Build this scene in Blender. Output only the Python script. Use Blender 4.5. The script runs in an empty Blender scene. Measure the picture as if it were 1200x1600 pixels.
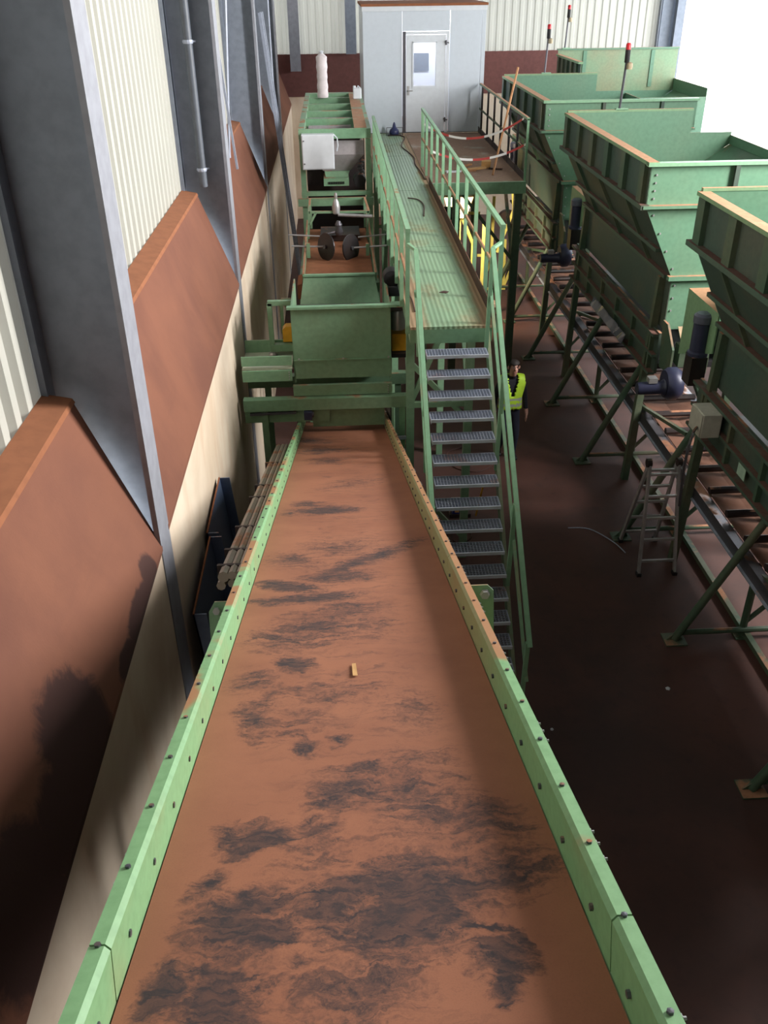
import bpy, bmesh, math, random
from mathutils import Vector, Matrix, Quaternion
random.seed(7)
PI = math.pi
scene = bpy.context.scene
C = scene.collection

# ------------------------------------------------------------------ camera
PIT, YAW, ROLL, FPX, CAMZ = 0.544163, 0.045872, -0.012721, 1391.0, 7.0
def camera_setup():
    W = Vector((math.sin(YAW)*math.cos(PIT), math.cos(YAW)*math.cos(PIT), -math.sin(PIT)))
    R = Vector((math.cos(YAW), -math.sin(YAW), 0)); U = R.cross(W)
    c, s = math.cos(ROLL), math.sin(ROLL)
    R2, U2 = R*c+U*s, U*c-R*s
    cam = bpy.data.cameras.new('camera'); o = bpy.data.objects.new('camera', cam); C.objects.link(o)
    m = Matrix(((R2.x, U2.x, -W.x), (R2.y, U2.y, -W.y), (R2.z, U2.z, -W.z))).to_4x4()
    m.translation = (0, 0, CAMZ); o.matrix_world = m
    cam.sensor_fit = 'VERTICAL'; cam.sensor_height = 36; cam.sensor_width = 27; cam.lens = 36*FPX/1600
    cam.clip_start = .05; cam.clip_end = 300
    scene.camera = o
camera_setup()
# ------------------------------------------------------------------ world, daylight, exposure
scene.view_settings.view_transform = 'Standard'; scene.view_settings.look = 'None'
scene.view_settings.gamma = 1; scene.view_settings.use_curve_mapping = False
scene.view_settings.exposure = 0.0
wd = bpy.data.worlds.new('overcast_sky'); scene.world = wd; wd.use_nodes = True
bg = wd.node_tree.nodes['Background']; bg.inputs['Color'].default_value = (.93, .97, 1, 1); bg.inputs['Strength'].default_value = 8.0
def daylight(name, loc, size, power, direction, col=(1, .97, .93)):
    l = bpy.data.lights.new(name, 'AREA'); l.shape = 'RECTANGLE'; l.size, l.size_y = size; l.energy = power; l.color = col
    o = bpy.data.objects.new(name, l); C.objects.link(o); o.location = loc
    o.rotation_euler = Vector(direction).to_track_quat('-Z', 'Y').to_euler()
# daylight entering through the long glazed band high in the right-hand wall
daylight('daylight_window_band', (10.3, 8.4, 8.6), (2.0, 6.4), 3450, (-1, 0, 0))

# ------------------------------------------------------------------ helpers
def lin(r, g, b):
    f = lambda c: c/12.92 if c <= .04045 else ((c+.055)/1.055)**2.4
    return (f(r/255), f(g/255), f(b/255), 1)
BASE = {}
def base(p):
    return BASE.get(p.name, Vector((0, 0, 0))) if p else Vector((0, 0, 0))
def tag(o, label=None, cat=None, group=None, kind=None):
    if label: o['label'] = label
    if cat: o['category'] = cat
    if group: o['group'] = group
    if kind: o['kind'] = kind
    return o
def thing(name, loc, label, cat, group=None, rot=None, kind=None):
    o = bpy.data.objects.new(name, None); C.objects.link(o); o.location = loc; o.empty_display_size = .2
    if rot: o.rotation_euler = rot
    BASE[o.name] = Vector((0, 0, 0)) if rot else Vector(loc)     # rotated things are modelled in their own frame
    return tag(o, label, cat, group, kind)
class MB:
    def __init__(s): s.v = []; s.f = []
    def add(s, vs, fs):
        n = len(s.v); s.v += [Vector(a) for a in vs]; s.f += [tuple(i+n for i in f) for f in fs]; return s
    def box(s, lo, hi):
        (a, b, c), (d, e, f) = lo, hi
        return s.add([(a,b,c),(d,b,c),(d,e,c),(a,e,c),(a,b,f),(d,b,f),(d,e,f),(a,e,f)],
                     [(3,2,1,0),(4,5,6,7),(0,1,5,4),(1,2,6,5),(2,3,7,6),(3,0,4,7)])
    def bar(s, p, q, w, h=None, up=(0, 0, 1)):
        h = h or w; p, q = Vector(p), Vector(q); d = (q-p).normalized(); u = Vector(up)
        if abs(d.dot(u)) > .99: u = Vector((0, 1, 0))
        x = d.cross(u).normalized()*w/2; y = x.cross(d).normalized()*h/2
        return s.add([p-x-y, p+x-y, p+x+y, p-x+y, q-x-y, q+x-y, q+x+y, q-x+y],
                     [(0,1,2,3),(7,6,5,4),(4,5,1,0),(5,6,2,1),(6,7,3,2),(7,4,0,3)])
    def tube(s, p, q, r, n=10, r2=None):
        p, q = Vector(p), Vector(q); r2 = r if r2 is None else r2; d = (q-p).normalized()
        u = Vector((0, 0, 1)) if abs(d.z) < .95 else Vector((1, 0, 0))
        x = d.cross(u).normalized(); y = x.cross(d)
        vs = [p+(x*math.cos(2*PI*i/n)+y*math.sin(2*PI*i/n))*r for i in range(n)] + [q+(x*math.cos(2*PI*i/n)+y*math.sin(2*PI*i/n))*r2 for i in range(n)]
        return s.add(vs, [(i, (i+1) % n, n+(i+1) % n, n+i) for i in range(n)] + [tuple(range(n))[::-1], tuple(range(n, 2*n))])
    def path(s, pts, r, n=6):
        pts = [Vector(p) for p in pts]; vs = []; fs = []
        for k, p in enumerate(pts):
            d = (pts[min(k+1, len(pts)-1)]-pts[max(k-1, 0)]).normalized()
            u = Vector((0, 0, 1)) if abs(d.z) < .9 else Vector((1, 0, 0))
            x = d.cross(u).normalized(); y = x.cross(d)
            vs += [p+(x*math.cos(2*PI*i/n)+y*math.sin(2*PI*i/n))*r for i in range(n)]
        for k in range(len(pts)-1):
            fs += [(k*n+i, k*n+(i+1) % n, (k+1)*n+(i+1) % n, (k+1)*n+i) for i in range(n)]
        fs += [tuple(range(n))[::-1], tuple(range((len(pts)-1)*n, len(pts)*n))]
        return s.add(vs, fs)
    def prism(s, poly, d):
        n = len(poly); d = Vector(d); vs = [Vector(p) for p in poly]+[Vector(p)+d for p in poly]
        return s.add(vs, [(i, (i+1) % n, n+(i+1) % n, n+i) for i in range(n)] + [tuple(range(n))[::-1], tuple(range(n, 2*n))])
    def lathe(s, c, prof, n=14, axis='Z'):
        vs = []
        for r, h in prof:
            for i in range(n):
                a = 2*PI*i/n; p = (r*math.cos(a), r*math.sin(a), h)
                if axis == 'X': p = (h, p[0], p[1])
                if axis == 'Y': p = (p[0], h, p[1])
                vs.append(Vector(c)+Vector(p))
        m = len(prof)
        fs = [(k*n+i, k*n+(i+1) % n, (k+1)*n+(i+1) % n, (k+1)*n+i) for k in range(m-1) for i in range(n)]
        fs += [tuple(range(n))[::-1], tuple(range((m-1)*n, m*n))]
        return s.add(vs, fs)
    def build(s, name, mat, parent=None, smooth=False, bevel=0, label=None, kind=None, local=False):
        b = base(parent); off = Vector((0, 0, 0)) if local else b
        me = bpy.data.meshes.new(name); me.from_pydata([v-off for v in s.v], [], s.f); me.validate()
        bm = bmesh.new(); bm.from_mesh(me); bmesh.ops.recalc_face_normals(bm, faces=bm.faces); bm.to_mesh(me); bm.free()
        if smooth:
            for p in me.polygons: p.use_smooth = True
        o = bpy.data.objects.new(name, me); C.objects.link(o); me.materials.append(mat)
        if parent:
            o.parent = parent; BASE[o.name] = b
        if smooth:
            m = o.modifiers.new('split', 'EDGE_SPLIT'); m.split_angle = math.radians(38)
        if bevel:
            m = o.modifiers.new('bevel', 'BEVEL'); m.width = bevel; m.segments = 2; m.limit_method = 'ANGLE'
        return tag(o, label, kind=kind)
def inst(src, parent, loc, name=None, rot=None):
    o = src.copy(); o.name = name or src.name.split('.')[0]; C.objects.link(o); o.parent = parent
    o.location = Vector(loc)-base(parent)
    if rot: o.rotation_euler = rot
    BASE[o.name] = base(parent)
    return o
def copy_tree(o, parent=None):
    c = o.copy(); C.objects.link(c); c.parent = parent
    for ch in list(o.children): copy_tree(ch, c)
    return c

# ------------------------------------------------------------------ materials
MATS = {}
def newmat(name):
    m = bpy.data.materials.new(name); m.use_nodes = True; MATS[name] = m
    nt = m.node_tree; return m, nt, nt.nodes['Principled BSDF']
def N(nt, typ, **kw):
    n = nt.nodes.new(typ)
    for k, v in kw.items():
        if k.startswith('i_'):
            key = k[2:]; n.inputs[int(key) if key.isdigit() else key].default_value = v
        else: setattr(n, k, v)
    return n
def ramp(nt, src, lo, hi, smooth=True):
    r = N(nt, 'ShaderNodeMapRange', interpolation_type='SMOOTHSTEP' if smooth else 'LINEAR')
    r.inputs['From Min'].default_value = lo; r.inputs['From Max'].default_value = hi
    nt.links.new(src, r.inputs['Value']); return r.outputs['Result']
def mixc(nt, fac, a, b):
    m = N(nt, 'ShaderNodeMix', data_type='RGBA')
    if isinstance(fac, (int, float)): m.inputs[0].default_value = fac
    else: nt.links.new(fac, m.inputs[0])
    for i, x in ((6, a), (7, b)):
        if isinstance(x, tuple): m.inputs[i].default_value = x
        else: nt.links.new(x, m.inputs[i])
    return m.outputs[2]
def mth(nt, op, a, b=None, clamp=False):
    m = N(nt, 'ShaderNodeMath', operation=op, use_clamp=clamp)
    for i, x in ((0, a), (1, b)):
        if x is None: continue
        if isinstance(x, (int, float)): m.inputs[i].default_value = x
        else: nt.links.new(x, m.inputs[i])
    return m.outputs[0]
def wpos(nt): return N(nt, 'ShaderNodeNewGeometry').outputs['Position']
def noise(nt, vec, scale, detail=4, rough=.55, dist=0, stretch=None):
    if stretch:
        mp = N(nt, 'ShaderNodeMapping'); mp.inputs['Scale'].default_value = stretch; nt.links.new(vec, mp.inputs['Vector']); vec = mp.outputs[0]
    n = N(nt, 'ShaderNodeTexNoise'); n.inputs['Scale'].default_value = scale; n.inputs['Detail'].default_value = detail
    n.inputs['Roughness'].default_value = rough; n.inputs['Distortion'].default_value = dist
    nt.links.new(vec, n.inputs['Vector']); return n.outputs['Fac']
def bump(nt, bs, h, strength=.2, dist=.01):
    b = N(nt, 'ShaderNodeBump'); b.inputs['Strength'].default_value = strength; b.inputs['Distance'].default_value = dist
    nt.links.new(h, b.inputs['Height']); nt.links.new(b.outputs[0], bs.inputs['Normal'])
DUST = lin(178, 126, 96)
def paint(name, col, dust=.35, thin=.12, rough=.42, metallic=0, dustcol=DUST):
    """painted or bare metal with brown ore dust lying on upward faces"""
    m, nt, bs = newmat(name); P = wpos(nt)
    nrm = N(nt, 'ShaderNodeSeparateXYZ'); nt.links.new(N(nt, 'ShaderNodeNewGeometry').outputs['Normal'], nrm.inputs[0])
    up = ramp(nt, nrm.outputs[2], .55, .93)
    n1 = noise(nt, P, 2.3, 5, .6); n2 = noise(nt, P, 17, 3)
    patch = ramp(nt, n1, .62-dust*.45, .72-dust*.3)
    film = mth(nt, 'MULTIPLY', ramp(nt, noise(nt, P, 1.1, 4), .35, .75), thin)
    f = mth(nt, 'MAXIMUM', mth(nt, 'MULTIPLY', mth(nt, 'MULTIPLY', up, patch), .92), film)
    c0 = mixc(nt, ramp(nt, n2, .3, .8), col, tuple(c*.86 for c in col[:3])+(1,))
    c1 = mixc(nt, ramp(nt, n2, .3, .7), dustcol, tuple(c*.8 for c in dustcol[:3])+(1,))
    nt.links.new(mixc(nt, f, c0, c1), bs.inputs['Base Color'])
    nt.links.new(mth(nt, 'MAXIMUM', mth(nt, 'MULTIPLY', f, .95), rough), bs.inputs['Roughness'])
    bs.inputs['Metallic'].default_value = metallic
    return m
def plain(name, col, rough=.6, metallic=0, emit=0, var=.82):
    m, nt, bs = newmat(name); n = noise(nt, wpos(nt), 9, 3)
    nt.links.new(mixc(nt, ramp(nt, n, .3, .75), col, tuple(c*var for c in col[:3])+(1,)), bs.inputs['Base Color'])
    bs.inputs['Roughness'].default_value = rough; bs.inputs['Metallic'].default_value = metallic
    if emit:
        bs.inputs['Emission Color'].default_value = col; bs.inputs['Emission Strength'].default_value = emit
    return m
G = paint('green_paint', lin(122, 162, 130), .3, .14)
GR = paint('green_paint_rail', lin(132, 176, 142), .05, .08)
GD = paint('green_paint_dusty', lin(118, 156, 124), .8, .25)
GK = paint('green_paint_hopper', lin(99, 140, 114), .75, .06)
GT = paint('green_paint_trestle_shaded', lin(64, 90, 71), .35, .2, .6)  # green darkened: the shade under the hoppers is put into the colour
ORANGE_RAIL = paint('dusted_knee_rail', lin(150, 140, 100), .95, .75)
GALV = paint('galvanised_steel', lin(168, 176, 194), .1, .04, .5, .2)
COLFL = plain('column_flange_grey', lin(146, 148, 158), .5, .1)
COLWEB = plain('column_web_grey', lin(128, 136, 150), .55, .1)
STEEL = paint('grey_steel', lin(96, 98, 106), .3, .1, .4, .6)
DARK = paint('black_steel', lin(38, 36, 40), .2, .1, .45, .3)
MOTOR = plain('motor_navy', lin(56, 58, 84), .4, .1)
WHITE = plain('white_enamel', lin(216, 221, 228), .4, var=.94)
CABW = plain('cabin_panel', lin(204, 212, 222), .4, var=.96)
GREYH = paint('grey_sheet_hopper', lin(178, 172, 176), .25, .12, .5, .2)
YELL = plain('yellow_paint', lin(222, 212, 118), .45)
ORNG = plain('yellow_guard', lin(226, 168, 40), .5)
ALU = plain('aluminium', lin(190, 188, 190), .4, .6)
BLACK = plain('black_rubber', lin(24, 22, 24), .6)
RUST = plain('brown_cardboard', lin(190, 140, 100), .9)
PIPEG = plain('downpipe_grey', lin(92, 98, 108), .5)
BLUEST = paint('blue_grey_sheet', lin(98, 116, 146), .1, .06, .4, .4)
WOOD = plain('pale_wood', lin(206, 160, 104), .8)

def m_dustpanel():
    m, nt, bs = newmat('ore_dust_panel'); P = wpos(nt)
    n1 = noise(nt, P, .9, 5, .6, .3); n2 = noise(nt, P, 60, 2); n3 = noise(nt, P, 2.2, 6, .65, .6, (1, .35, 3))
    c = mixc(nt, ramp(nt, n1, .3, .75), lin(124, 79, 60), lin(106, 66, 52))
    c = mixc(nt, mth(nt, 'MULTIPLY', ramp(nt, n3, .55, .8), .25), c, lin(100, 62, 50))
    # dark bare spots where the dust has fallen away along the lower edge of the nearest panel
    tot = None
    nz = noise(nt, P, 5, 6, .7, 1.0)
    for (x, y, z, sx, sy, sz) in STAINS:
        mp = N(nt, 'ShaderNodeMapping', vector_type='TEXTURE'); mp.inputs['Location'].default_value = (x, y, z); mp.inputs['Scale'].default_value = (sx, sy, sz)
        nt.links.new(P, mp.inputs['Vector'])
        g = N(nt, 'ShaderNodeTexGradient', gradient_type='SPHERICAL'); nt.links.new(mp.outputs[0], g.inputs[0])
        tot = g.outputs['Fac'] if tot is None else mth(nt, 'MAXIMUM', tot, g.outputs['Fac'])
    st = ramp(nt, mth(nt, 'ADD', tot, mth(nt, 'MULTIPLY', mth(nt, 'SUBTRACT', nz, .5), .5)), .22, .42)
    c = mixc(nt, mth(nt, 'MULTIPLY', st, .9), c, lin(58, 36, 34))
    nt.links.new(c, bs.inputs['Base Color']); bs.inputs['Roughness'].default_value = .95
    bump(nt, bs, n2, .15, .004)
    return m
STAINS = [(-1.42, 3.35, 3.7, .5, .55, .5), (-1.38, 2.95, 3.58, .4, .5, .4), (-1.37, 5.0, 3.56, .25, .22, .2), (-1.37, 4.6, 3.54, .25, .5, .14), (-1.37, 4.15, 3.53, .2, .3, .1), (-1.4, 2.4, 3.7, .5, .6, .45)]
DPANEL = m_dustpanel()
CAPM = plain('ore_dust_cap', lin(146, 92, 62), .95)
def m_concrete():
    m, nt, bs = newmat('concrete_wall'); P = wpos(nt)
    n1 = noise(nt, P, .7, 6, .62, .4); n2 = noise(nt, P, 1.6, 5, .6, 0, (1, 1.6, .35)); n3 = noise(nt, P, 40, 3)
    c = mixc(nt, ramp(nt, n1, .3, .75), lin(224, 208, 188), lin(200, 178, 154))
    c = mixc(nt, mth(nt, 'MULTIPLY', ramp(nt, n2, .5, .8), .55), c, lin(196, 160, 128))
    nt.links.new(c, bs.inputs['Base Color']); bs.inputs['Roughness'].default_value = .9; bump(nt, bs, n3, .12, .005)
    return m
CONC = m_concrete()
def m_clad(name='translucent_cladding', CLAD_T=.03):
    m, nt, bs = newmat(name); P = wpos(nt)
    c = mixc(nt, noise(nt, P, 1.2, 3), lin(176, 175, 167), lin(164, 163, 154))
    nt.links.new(c, bs.inputs['Base Color']); bs.inputs['Roughness'].default_value = .55
    t = N(nt, 'ShaderNodeBsdfTranslucent'); t.inputs['Color'].default_value = (.9, .9, .84, 1)
    mx = N(nt, 'ShaderNodeMixShader'); mx.inputs[0].default_value = CLAD_T
    nt.links.new(bs.outputs[0], mx.inputs[1]); nt.links.new(t.outputs[0], mx.inputs[2]); nt.links.new(mx.outputs[0], nt.nodes['Material Output'].inputs['Surface'])
    return m
CLAD = m_clad()
CLADB = m_clad('translucent_back_cladding', .07)
def m_floor():
    m, nt, bs = newmat('dusty_floor'); P = wpos(nt)
    n1 = noise(nt, P, .5, 6, .6, .5); n2 = noise(nt, P, 6, 5, .65); n3 = noise(nt, P, 120, 2)
    c = mixc(nt, ramp(nt, n1, .3, .72), lin(84, 51, 43), lin(62, 42, 38))
    c = mixc(nt, mth(nt, 'MULTIPLY', ramp(nt, n2, .5, .8), .4), c, lin(42, 28, 28))
    c = mixc(nt, ramp(nt, n3, .74, .8), c, lin(110, 86, 76))
    nt.links.new(c, bs.inputs['Base Color']); bs.inputs['Roughness'].default_value = .75; bump(nt, bs, n2, .1, .01)
    return m
FLOOR = m_floor()
SMEARS = [(0.094,0.385,0.163,0.221,-0.66,1),(0.144,0.525,0.167,0.173,-0.81,0.6),(0.382,0.517,0.097,0.124,-1.45,0.8),(0.269,0.47,0.106,0.093,0.36,0.8),(-0.056,0.414,0.087,0.118,-0.87,0.9),(-0.244,0.31,0.083,0.054,0.28,1.2),(-0.322,0.344,0.105,0.088,-1.3,1.0),(-0.279,0.445,0.124,0.055,0.21,1),(-0.396,0.53,0.046,0.062,-0.37,0.9),(-0.437,0.15,0.052,0.071,-0.02,1.1),(-0.313,0.13,0.093,0.124,0.53,0.9),(-0.007,0.992,0.123,0.13,-0.2,0.7),(-0.076,0.923,0.069,0.094,-0.57,0.8),(0.181,0.89,0.145,0.196,0.5,0.6),(-0.262,0.723,0.074,0.046,0.51,1.1),(-0.349,0.727,0.081,0.048,-1.2,0.8),(-0.302,0.799,0.085,0.033,0.0,0.7),(-0.115,0.749,0.063,0.054,0.15,0.8),(0.339,0.779,0.115,0.128,0.44,0.6),(0.309,0.194,0.066,0.066,-1.87,0.9),(0.305,0.109,0.039,0.053,0.21,1),(0.274,0.3,0.088,0.013,-0.02,1.1),(0.362,0.261,0.045,0.017,-1.27,0.8),(0.002,0.122,0.106,0.121,-1.37,0.6),(-0.081,0.129,0.108,0.113,-1.33,0.5),(-0.369,1.512,0.197,0.063,-1.41,0.6),(-0.171,1.246,0.05,0.058,0.01,0.8),(-0.327,1.659,0.077,0.052,0.11,0.6),(-0.195,1.444,0.046,0.059,0.03,0.5),(-0.052,1.295,0.039,0.043,-0.24,0.6),(0.214,1.511,0.19,0.091,-1.54,0.35),(0.169,1.461,0.186,0.061,-1.49,0.3),(-0.216,2.903,0.249,0.078,0.12,1),(-0.34,3.136,0.172,0.069,-0.45,1.1),(-0.158,5.065,0.265,0.131,0.08,0.9),(-0.067,3.269,0.208,0.128,0.14,0.7),(-0.31,3.671,0.155,0.21,0.42,0.5),(-0.048,3.939,0.263,0.257,0.21,0.45),(0.101,3.632,0.49,0.086,0.86,0.8),(-0.002,2.669,0.186,0.201,0.18,0.5),(-0.182,2.464,0.231,0.192,0.96,0.6),(-0.325,2.304,0.151,0.169,0.56,0.55),(0.073,2.494,0.179,0.242,0.35,0.35),(-0.247,2.01,0.071,0.096,0.49,0.9),(-0.396,1.814,0.099,0.134,0.19,0.4),(-0.125,1.713,0.244,0.122,0.04,0.4),(-0.222,1.416,0.157,0.134,0.08,0.35),(-0.264,8.263,0.301,0.274,-0.81,0.6),(-0.429,9.038,0.237,0.321,0.25,0.6),(-0.178,7.472,0.195,0.236,0.29,0.5),(-0.3,5.316,0.101,0.137,0.45,0.7),(0.07,6.17,0.389,0.193,0.93,0.4),(-0.12,0.614,0.13,0.116,0.17,0.4),(-0.134,0.429,0.115,0.155,-0.94,0.45),(0.203,1.053,0.141,0.19,-0.34,0.35),(0.191,0.709,0.145,0.121,-0.09,0.35)]
def m_belt():
    """black rubber belt under a film of brown dust that has been rubbed off in smears"""
    m, nt, bs = newmat('dusty_conveyor_belt')
    P = N(nt, 'ShaderNodeTexCoord').outputs['Object']
    # warp the coordinates so that the smears are streaky
    wn = N(nt, 'ShaderNodeTexNoise'); wn.inputs['Scale'].default_value = 5; wn.inputs['Detail'].default_value = 5; wn.inputs['Roughness'].default_value = .65
    nt.links.new(P, wn.inputs['Vector'])
    ws = N(nt, 'ShaderNodeVectorMath', operation='SUBTRACT'); nt.links.new(wn.outputs['Color'], ws.inputs[0]); ws.inputs[1].default_value = (.5, .5, .5)
    wm = N(nt, 'ShaderNodeVectorMath', operation='MULTIPLY'); nt.links.new(ws.outputs[0], wm.inputs[0]); wm.inputs[1].default_value = (.16, .22, 0)
    wa = N(nt, 'ShaderNodeVectorMath', operation='ADD'); nt.links.new(P, wa.inputs[0]); nt.links.new(wm.outputs[0], wa.inputs[1])
    Q = wa.outputs[0]
    tot = None
    for (x, s, hl, ht, ang, w) in SMEARS:
        mp = N(nt, 'ShaderNodeMapping', vector_type='TEXTURE'); mp.inputs['Location'].default_value = (x, s, 0)
        mp.inputs['Rotation'].default_value = (0, 0, ang); mp.inputs['Scale'].default_value = (hl*1.6, ht*1.7, 1)
        nt.links.new(Q, mp.inputs['Vector'])
        g = N(nt, 'ShaderNodeTexGradient', gradient_type='SPHERICAL'); nt.links.new(mp.outputs[0], g.inputs[0])
        v = mth(nt, 'MULTIPLY', g.outputs['Fac'], w*1.5)
        tot = v if tot is None else mth(nt, 'MAXIMUM', tot, v)
    streak = noise(nt, Q, 7, 8, .72, 1.4, (.6, 2.0, 1)); fine = noise(nt, P, 30, 6, .7, 1.5)
    k = mth(nt, 'ADD', mth(nt, 'MULTIPLY', tot, .9), mth(nt, 'MULTIPLY', mth(nt, 'SUBTRACT', streak, .5), 2.6))
    k = mth(nt, 'ADD', k, mth(nt, 'MULTIPLY', mth(nt, 'SUBTRACT', fine, .5), 1.1))
    edge = mth(nt, 'MULTIPLY', ramp(nt, tot, .02, .3), ramp(nt, k, .02, .9))
    # a general faint scuffing over the middle of the belt
    sx = N(nt, 'ShaderNodeSeparateXYZ'); nt.links.new(P, sx.inputs[0])
    mid = mth(nt, 'SUBTRACT', 1, ramp(nt, mth(nt, 'ABSOLUTE', sx.outputs[0]), .12, .46))
    sc = mth(nt, 'MULTIPLY', mth(nt, 'MULTIPLY', mid, ramp(nt, noise(nt, Q, 4.5, 8, .74, 1.8, (.55, 1.8, 1)), .46, .76)), .6)
    brush = ramp(nt, noise(nt, Q, 26, 6, .7, .6, (.45, 1.6, 1)), .3, .66)
    edge = mth(nt, 'MULTIPLY', edge, mth(nt, 'ADD', .66, mth(nt, 'MULTIPLY', brush, .34)))
    f = mth(nt, 'MAXIMUM', mth(nt, 'MULTIPLY', edge, .97), sc)
    n0 = noise(nt, P, 1.4, 5, .6); n9 = noise(nt, P, 240, 2)
    c = mixc(nt, ramp(nt, n0, .3, .75), lin(158, 101, 74), lin(138, 85, 62))
    c = mixc(nt, mth(nt, 'MULTIPLY', ramp(nt, n9, .4, .8), .25), c, lin(120, 78, 58))
    c = mixc(nt, f, c, lin(38, 36, 42))
    nt.links.new(c, bs.inputs['Base Color']); bs.inputs['Roughness'].default_value = .85
    bump(nt, bs, n9, .08, .002)
    return m
BELT = m_belt()
def m_deck():
    m, nt, bs = newmat('ribbed_deck'); P = wpos(nt)
    sx = N(nt, 'ShaderNodeSeparateXYZ'); nt.links.new(P, sx.inputs[0])
    w = mth(nt, 'SINE', mth(nt, 'MULTIPLY', sx.outputs[0], 2*PI/.055))
    e1 = mth(nt, 'SUBTRACT', 1, ramp(nt, sx.outputs[0], .78, 1.02)); e2 = ramp(nt, sx.outputs[0], 1.5, 1.66)
    n1 = noise(nt, P, 1.3, 6, .65, .5, (1, .45, 1)); n2 = noise(nt, P, 25, 3)
    d = mth(nt, 'ADD', mth(nt, 'MULTIPLY', mth(nt, 'MAXIMUM', e1, e2), .55), mth(nt, 'MULTIPLY', mth(nt, 'SUBTRACT', n1, .42), 1.5))
    f = mth(nt, 'MULTIPLY', ramp(nt, d, .1, .6), .85)
    c = mixc(nt, mth(nt, 'MULTIPLY', ramp(nt, w, -.2, .9), .35), lin(134, 164, 132), lin(112, 140, 112))
    c = mixc(nt, f, c, lin(158, 122, 94))
    nt.links.new(c, bs.inputs['Base Color']); bs.inputs['Roughness'].default_value = .4
    nt.links.new(ramp(nt, f, 0, .6), bs.inputs['Roughness'])
    bs.inputs['Roughness'].links[0].from_node.inputs['To Min'].default_value = .38; bs.inputs['Roughness'].links[0].from_node.inputs['To Max'].default_value = .9
    bump(nt, bs, w, .35, .006)
    return m
DECK = m_deck()
PLATM = paint('side_platform_deck', lin(150, 146, 126), .9, .6, .6, 0, lin(150, 118, 98))
def m_tape():
    m, nt, bs = newmat('red_white_tape'); P = wpos(nt)
    sx = N(nt, 'ShaderNodeSeparateXYZ'); nt.links.new(P, sx.inputs[0])
    w = mth(nt, 'GREATER_THAN', mth(nt, 'SINE', mth(nt, 'MULTIPLY', sx.outputs[0], 2*PI/.62)), 0)
    nt.links.new(mixc(nt, w, lin(225, 222, 220), lin(176, 62, 58)), bs.inputs['Base Color']); bs.inputs['Roughness'].default_value = .5
    return m
TAPE = m_tape()
def m_rail():
    """conveyor side plates: pale green paint with patches of dust left on the lips"""
    m, nt, bs = newmat('conveyor_side_paint'); P = N(nt, 'ShaderNodeTexCoord').outputs['Object']
    nrm = N(nt, 'ShaderNodeSeparateXYZ'); nt.links.new(N(nt, 'ShaderNodeTexCoord').outputs['Normal'], nrm.inputs[0])
    sx = N(nt, 'ShaderNodeSeparateXYZ'); nt.links.new(P, sx.inputs[0])
    up = ramp(nt, nrm.outputs[2], .5, .9)
    n1 = noise(nt, P, 2.0, 4, .5, .3, (.6, 1, 1)); n2 = noise(nt, P, 30, 4)
    right = ramp(nt, sx.outputs[0], -.1, .1)
    far = ramp(nt, sx.outputs[1], 1.2, 2.2)
    th = mth(nt, 'SUBTRACT', n1, mth(nt, 'SUBTRACT', .62, mth(nt, 'ADD', mth(nt, 'MULTIPLY', mth(nt, 'MULTIPLY', far, right), .35), mth(nt, 'MULTIPLY', far, .14))))
    f = mth(nt, 'MULTIPLY', up, mth(nt, 'MULTIPLY', ramp(nt, th, .0, .06), .88))
    side = mth(nt, 'MULTIPLY', mth(nt, 'SUBTRACT', 1, up), mth(nt, 'ADD', mth(nt, 'MULTIPLY', mth(nt, 'MULTIPLY', far, right), .45), mth(nt, 'MULTIPLY', ramp(nt, n1, .5, .7), .2)))
    c = mixc(nt, ramp(nt, n2, .3, .8), lin(126, 170, 122), lin(114, 156, 110))
    c = mixc(nt, mth(nt, 'MAXIMUM', f, side), c, lin(166, 108, 74))
    nt.links.new(c, bs.inputs['Base Color']); bs.inputs['Roughness'].default_value = .5
    return m
RAILM = m_rail()
def m_glass():
    m, nt, bs = newmat('window_glass'); bs.inputs['Base Color'].default_value = (.85, .9, .95, 1); bs.inputs['Roughness'].default_value = .04
    bs.inputs['Transmission Weight'].default_value = .9; bs.inputs['IOR'].default_value = 1.45
    return m
GLASS = m_glass()

# ------------------------------------------------------------------ hall shell
XW, ZT, YB, XR = -1.35, 3.5, 30.7, 10.4
COLS = [-.75, 5.53, 11.85, 18.1, 24.4]
XCL = -1.95
o = MB().box((-4, -6, -.2), (12, YB+1, 0)).build('floor', FLOOR); tag(o, kind='structure')
o = MB().box((-60, -60, -.3), (120, 110, -.21)).build('yard_ground', plain('yard_concrete', lin(190, 188, 182), .9)); tag(o, 'pale concrete yard outside the hall gate', 'ground', kind='structure')
o = MB().box((-3, -6, 13), (XR+.6, YB+.6, 13.2)).build('ceiling', plain('ceiling_sheet', lin(70, 70, 74), .7)); tag(o, kind='structure')
def corr(mb, a, b, z0, z1, along, const, depth=.045, pitch=.23, sgn=1):
    """trapezoidal corrugated sheet, ribs vertical"""
    pts = []; t = a
    while t < b-.001:
        for dt, d in ((0, 0), (.09, 0), (.115, depth), (.205, depth)):
            if t+dt < b: pts.append((t+dt, d))
        t += pitch
    pts.append((b, 0))
    vs = []
    for z in (z0, z1):
        for t, d in pts: vs.append((const+sgn*d, t, z) if along == 'y' else (t, const+sgn*d, z))
    n = len(pts); mb.add(vs, [(i, i+1, n+i+1, n+i) for i in range(n-1)])
    return mb
wl = thing('wall_left', (XW, 12, 0), None, None, kind='structure')
edges = [-6]+COLS+[YB]
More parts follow.
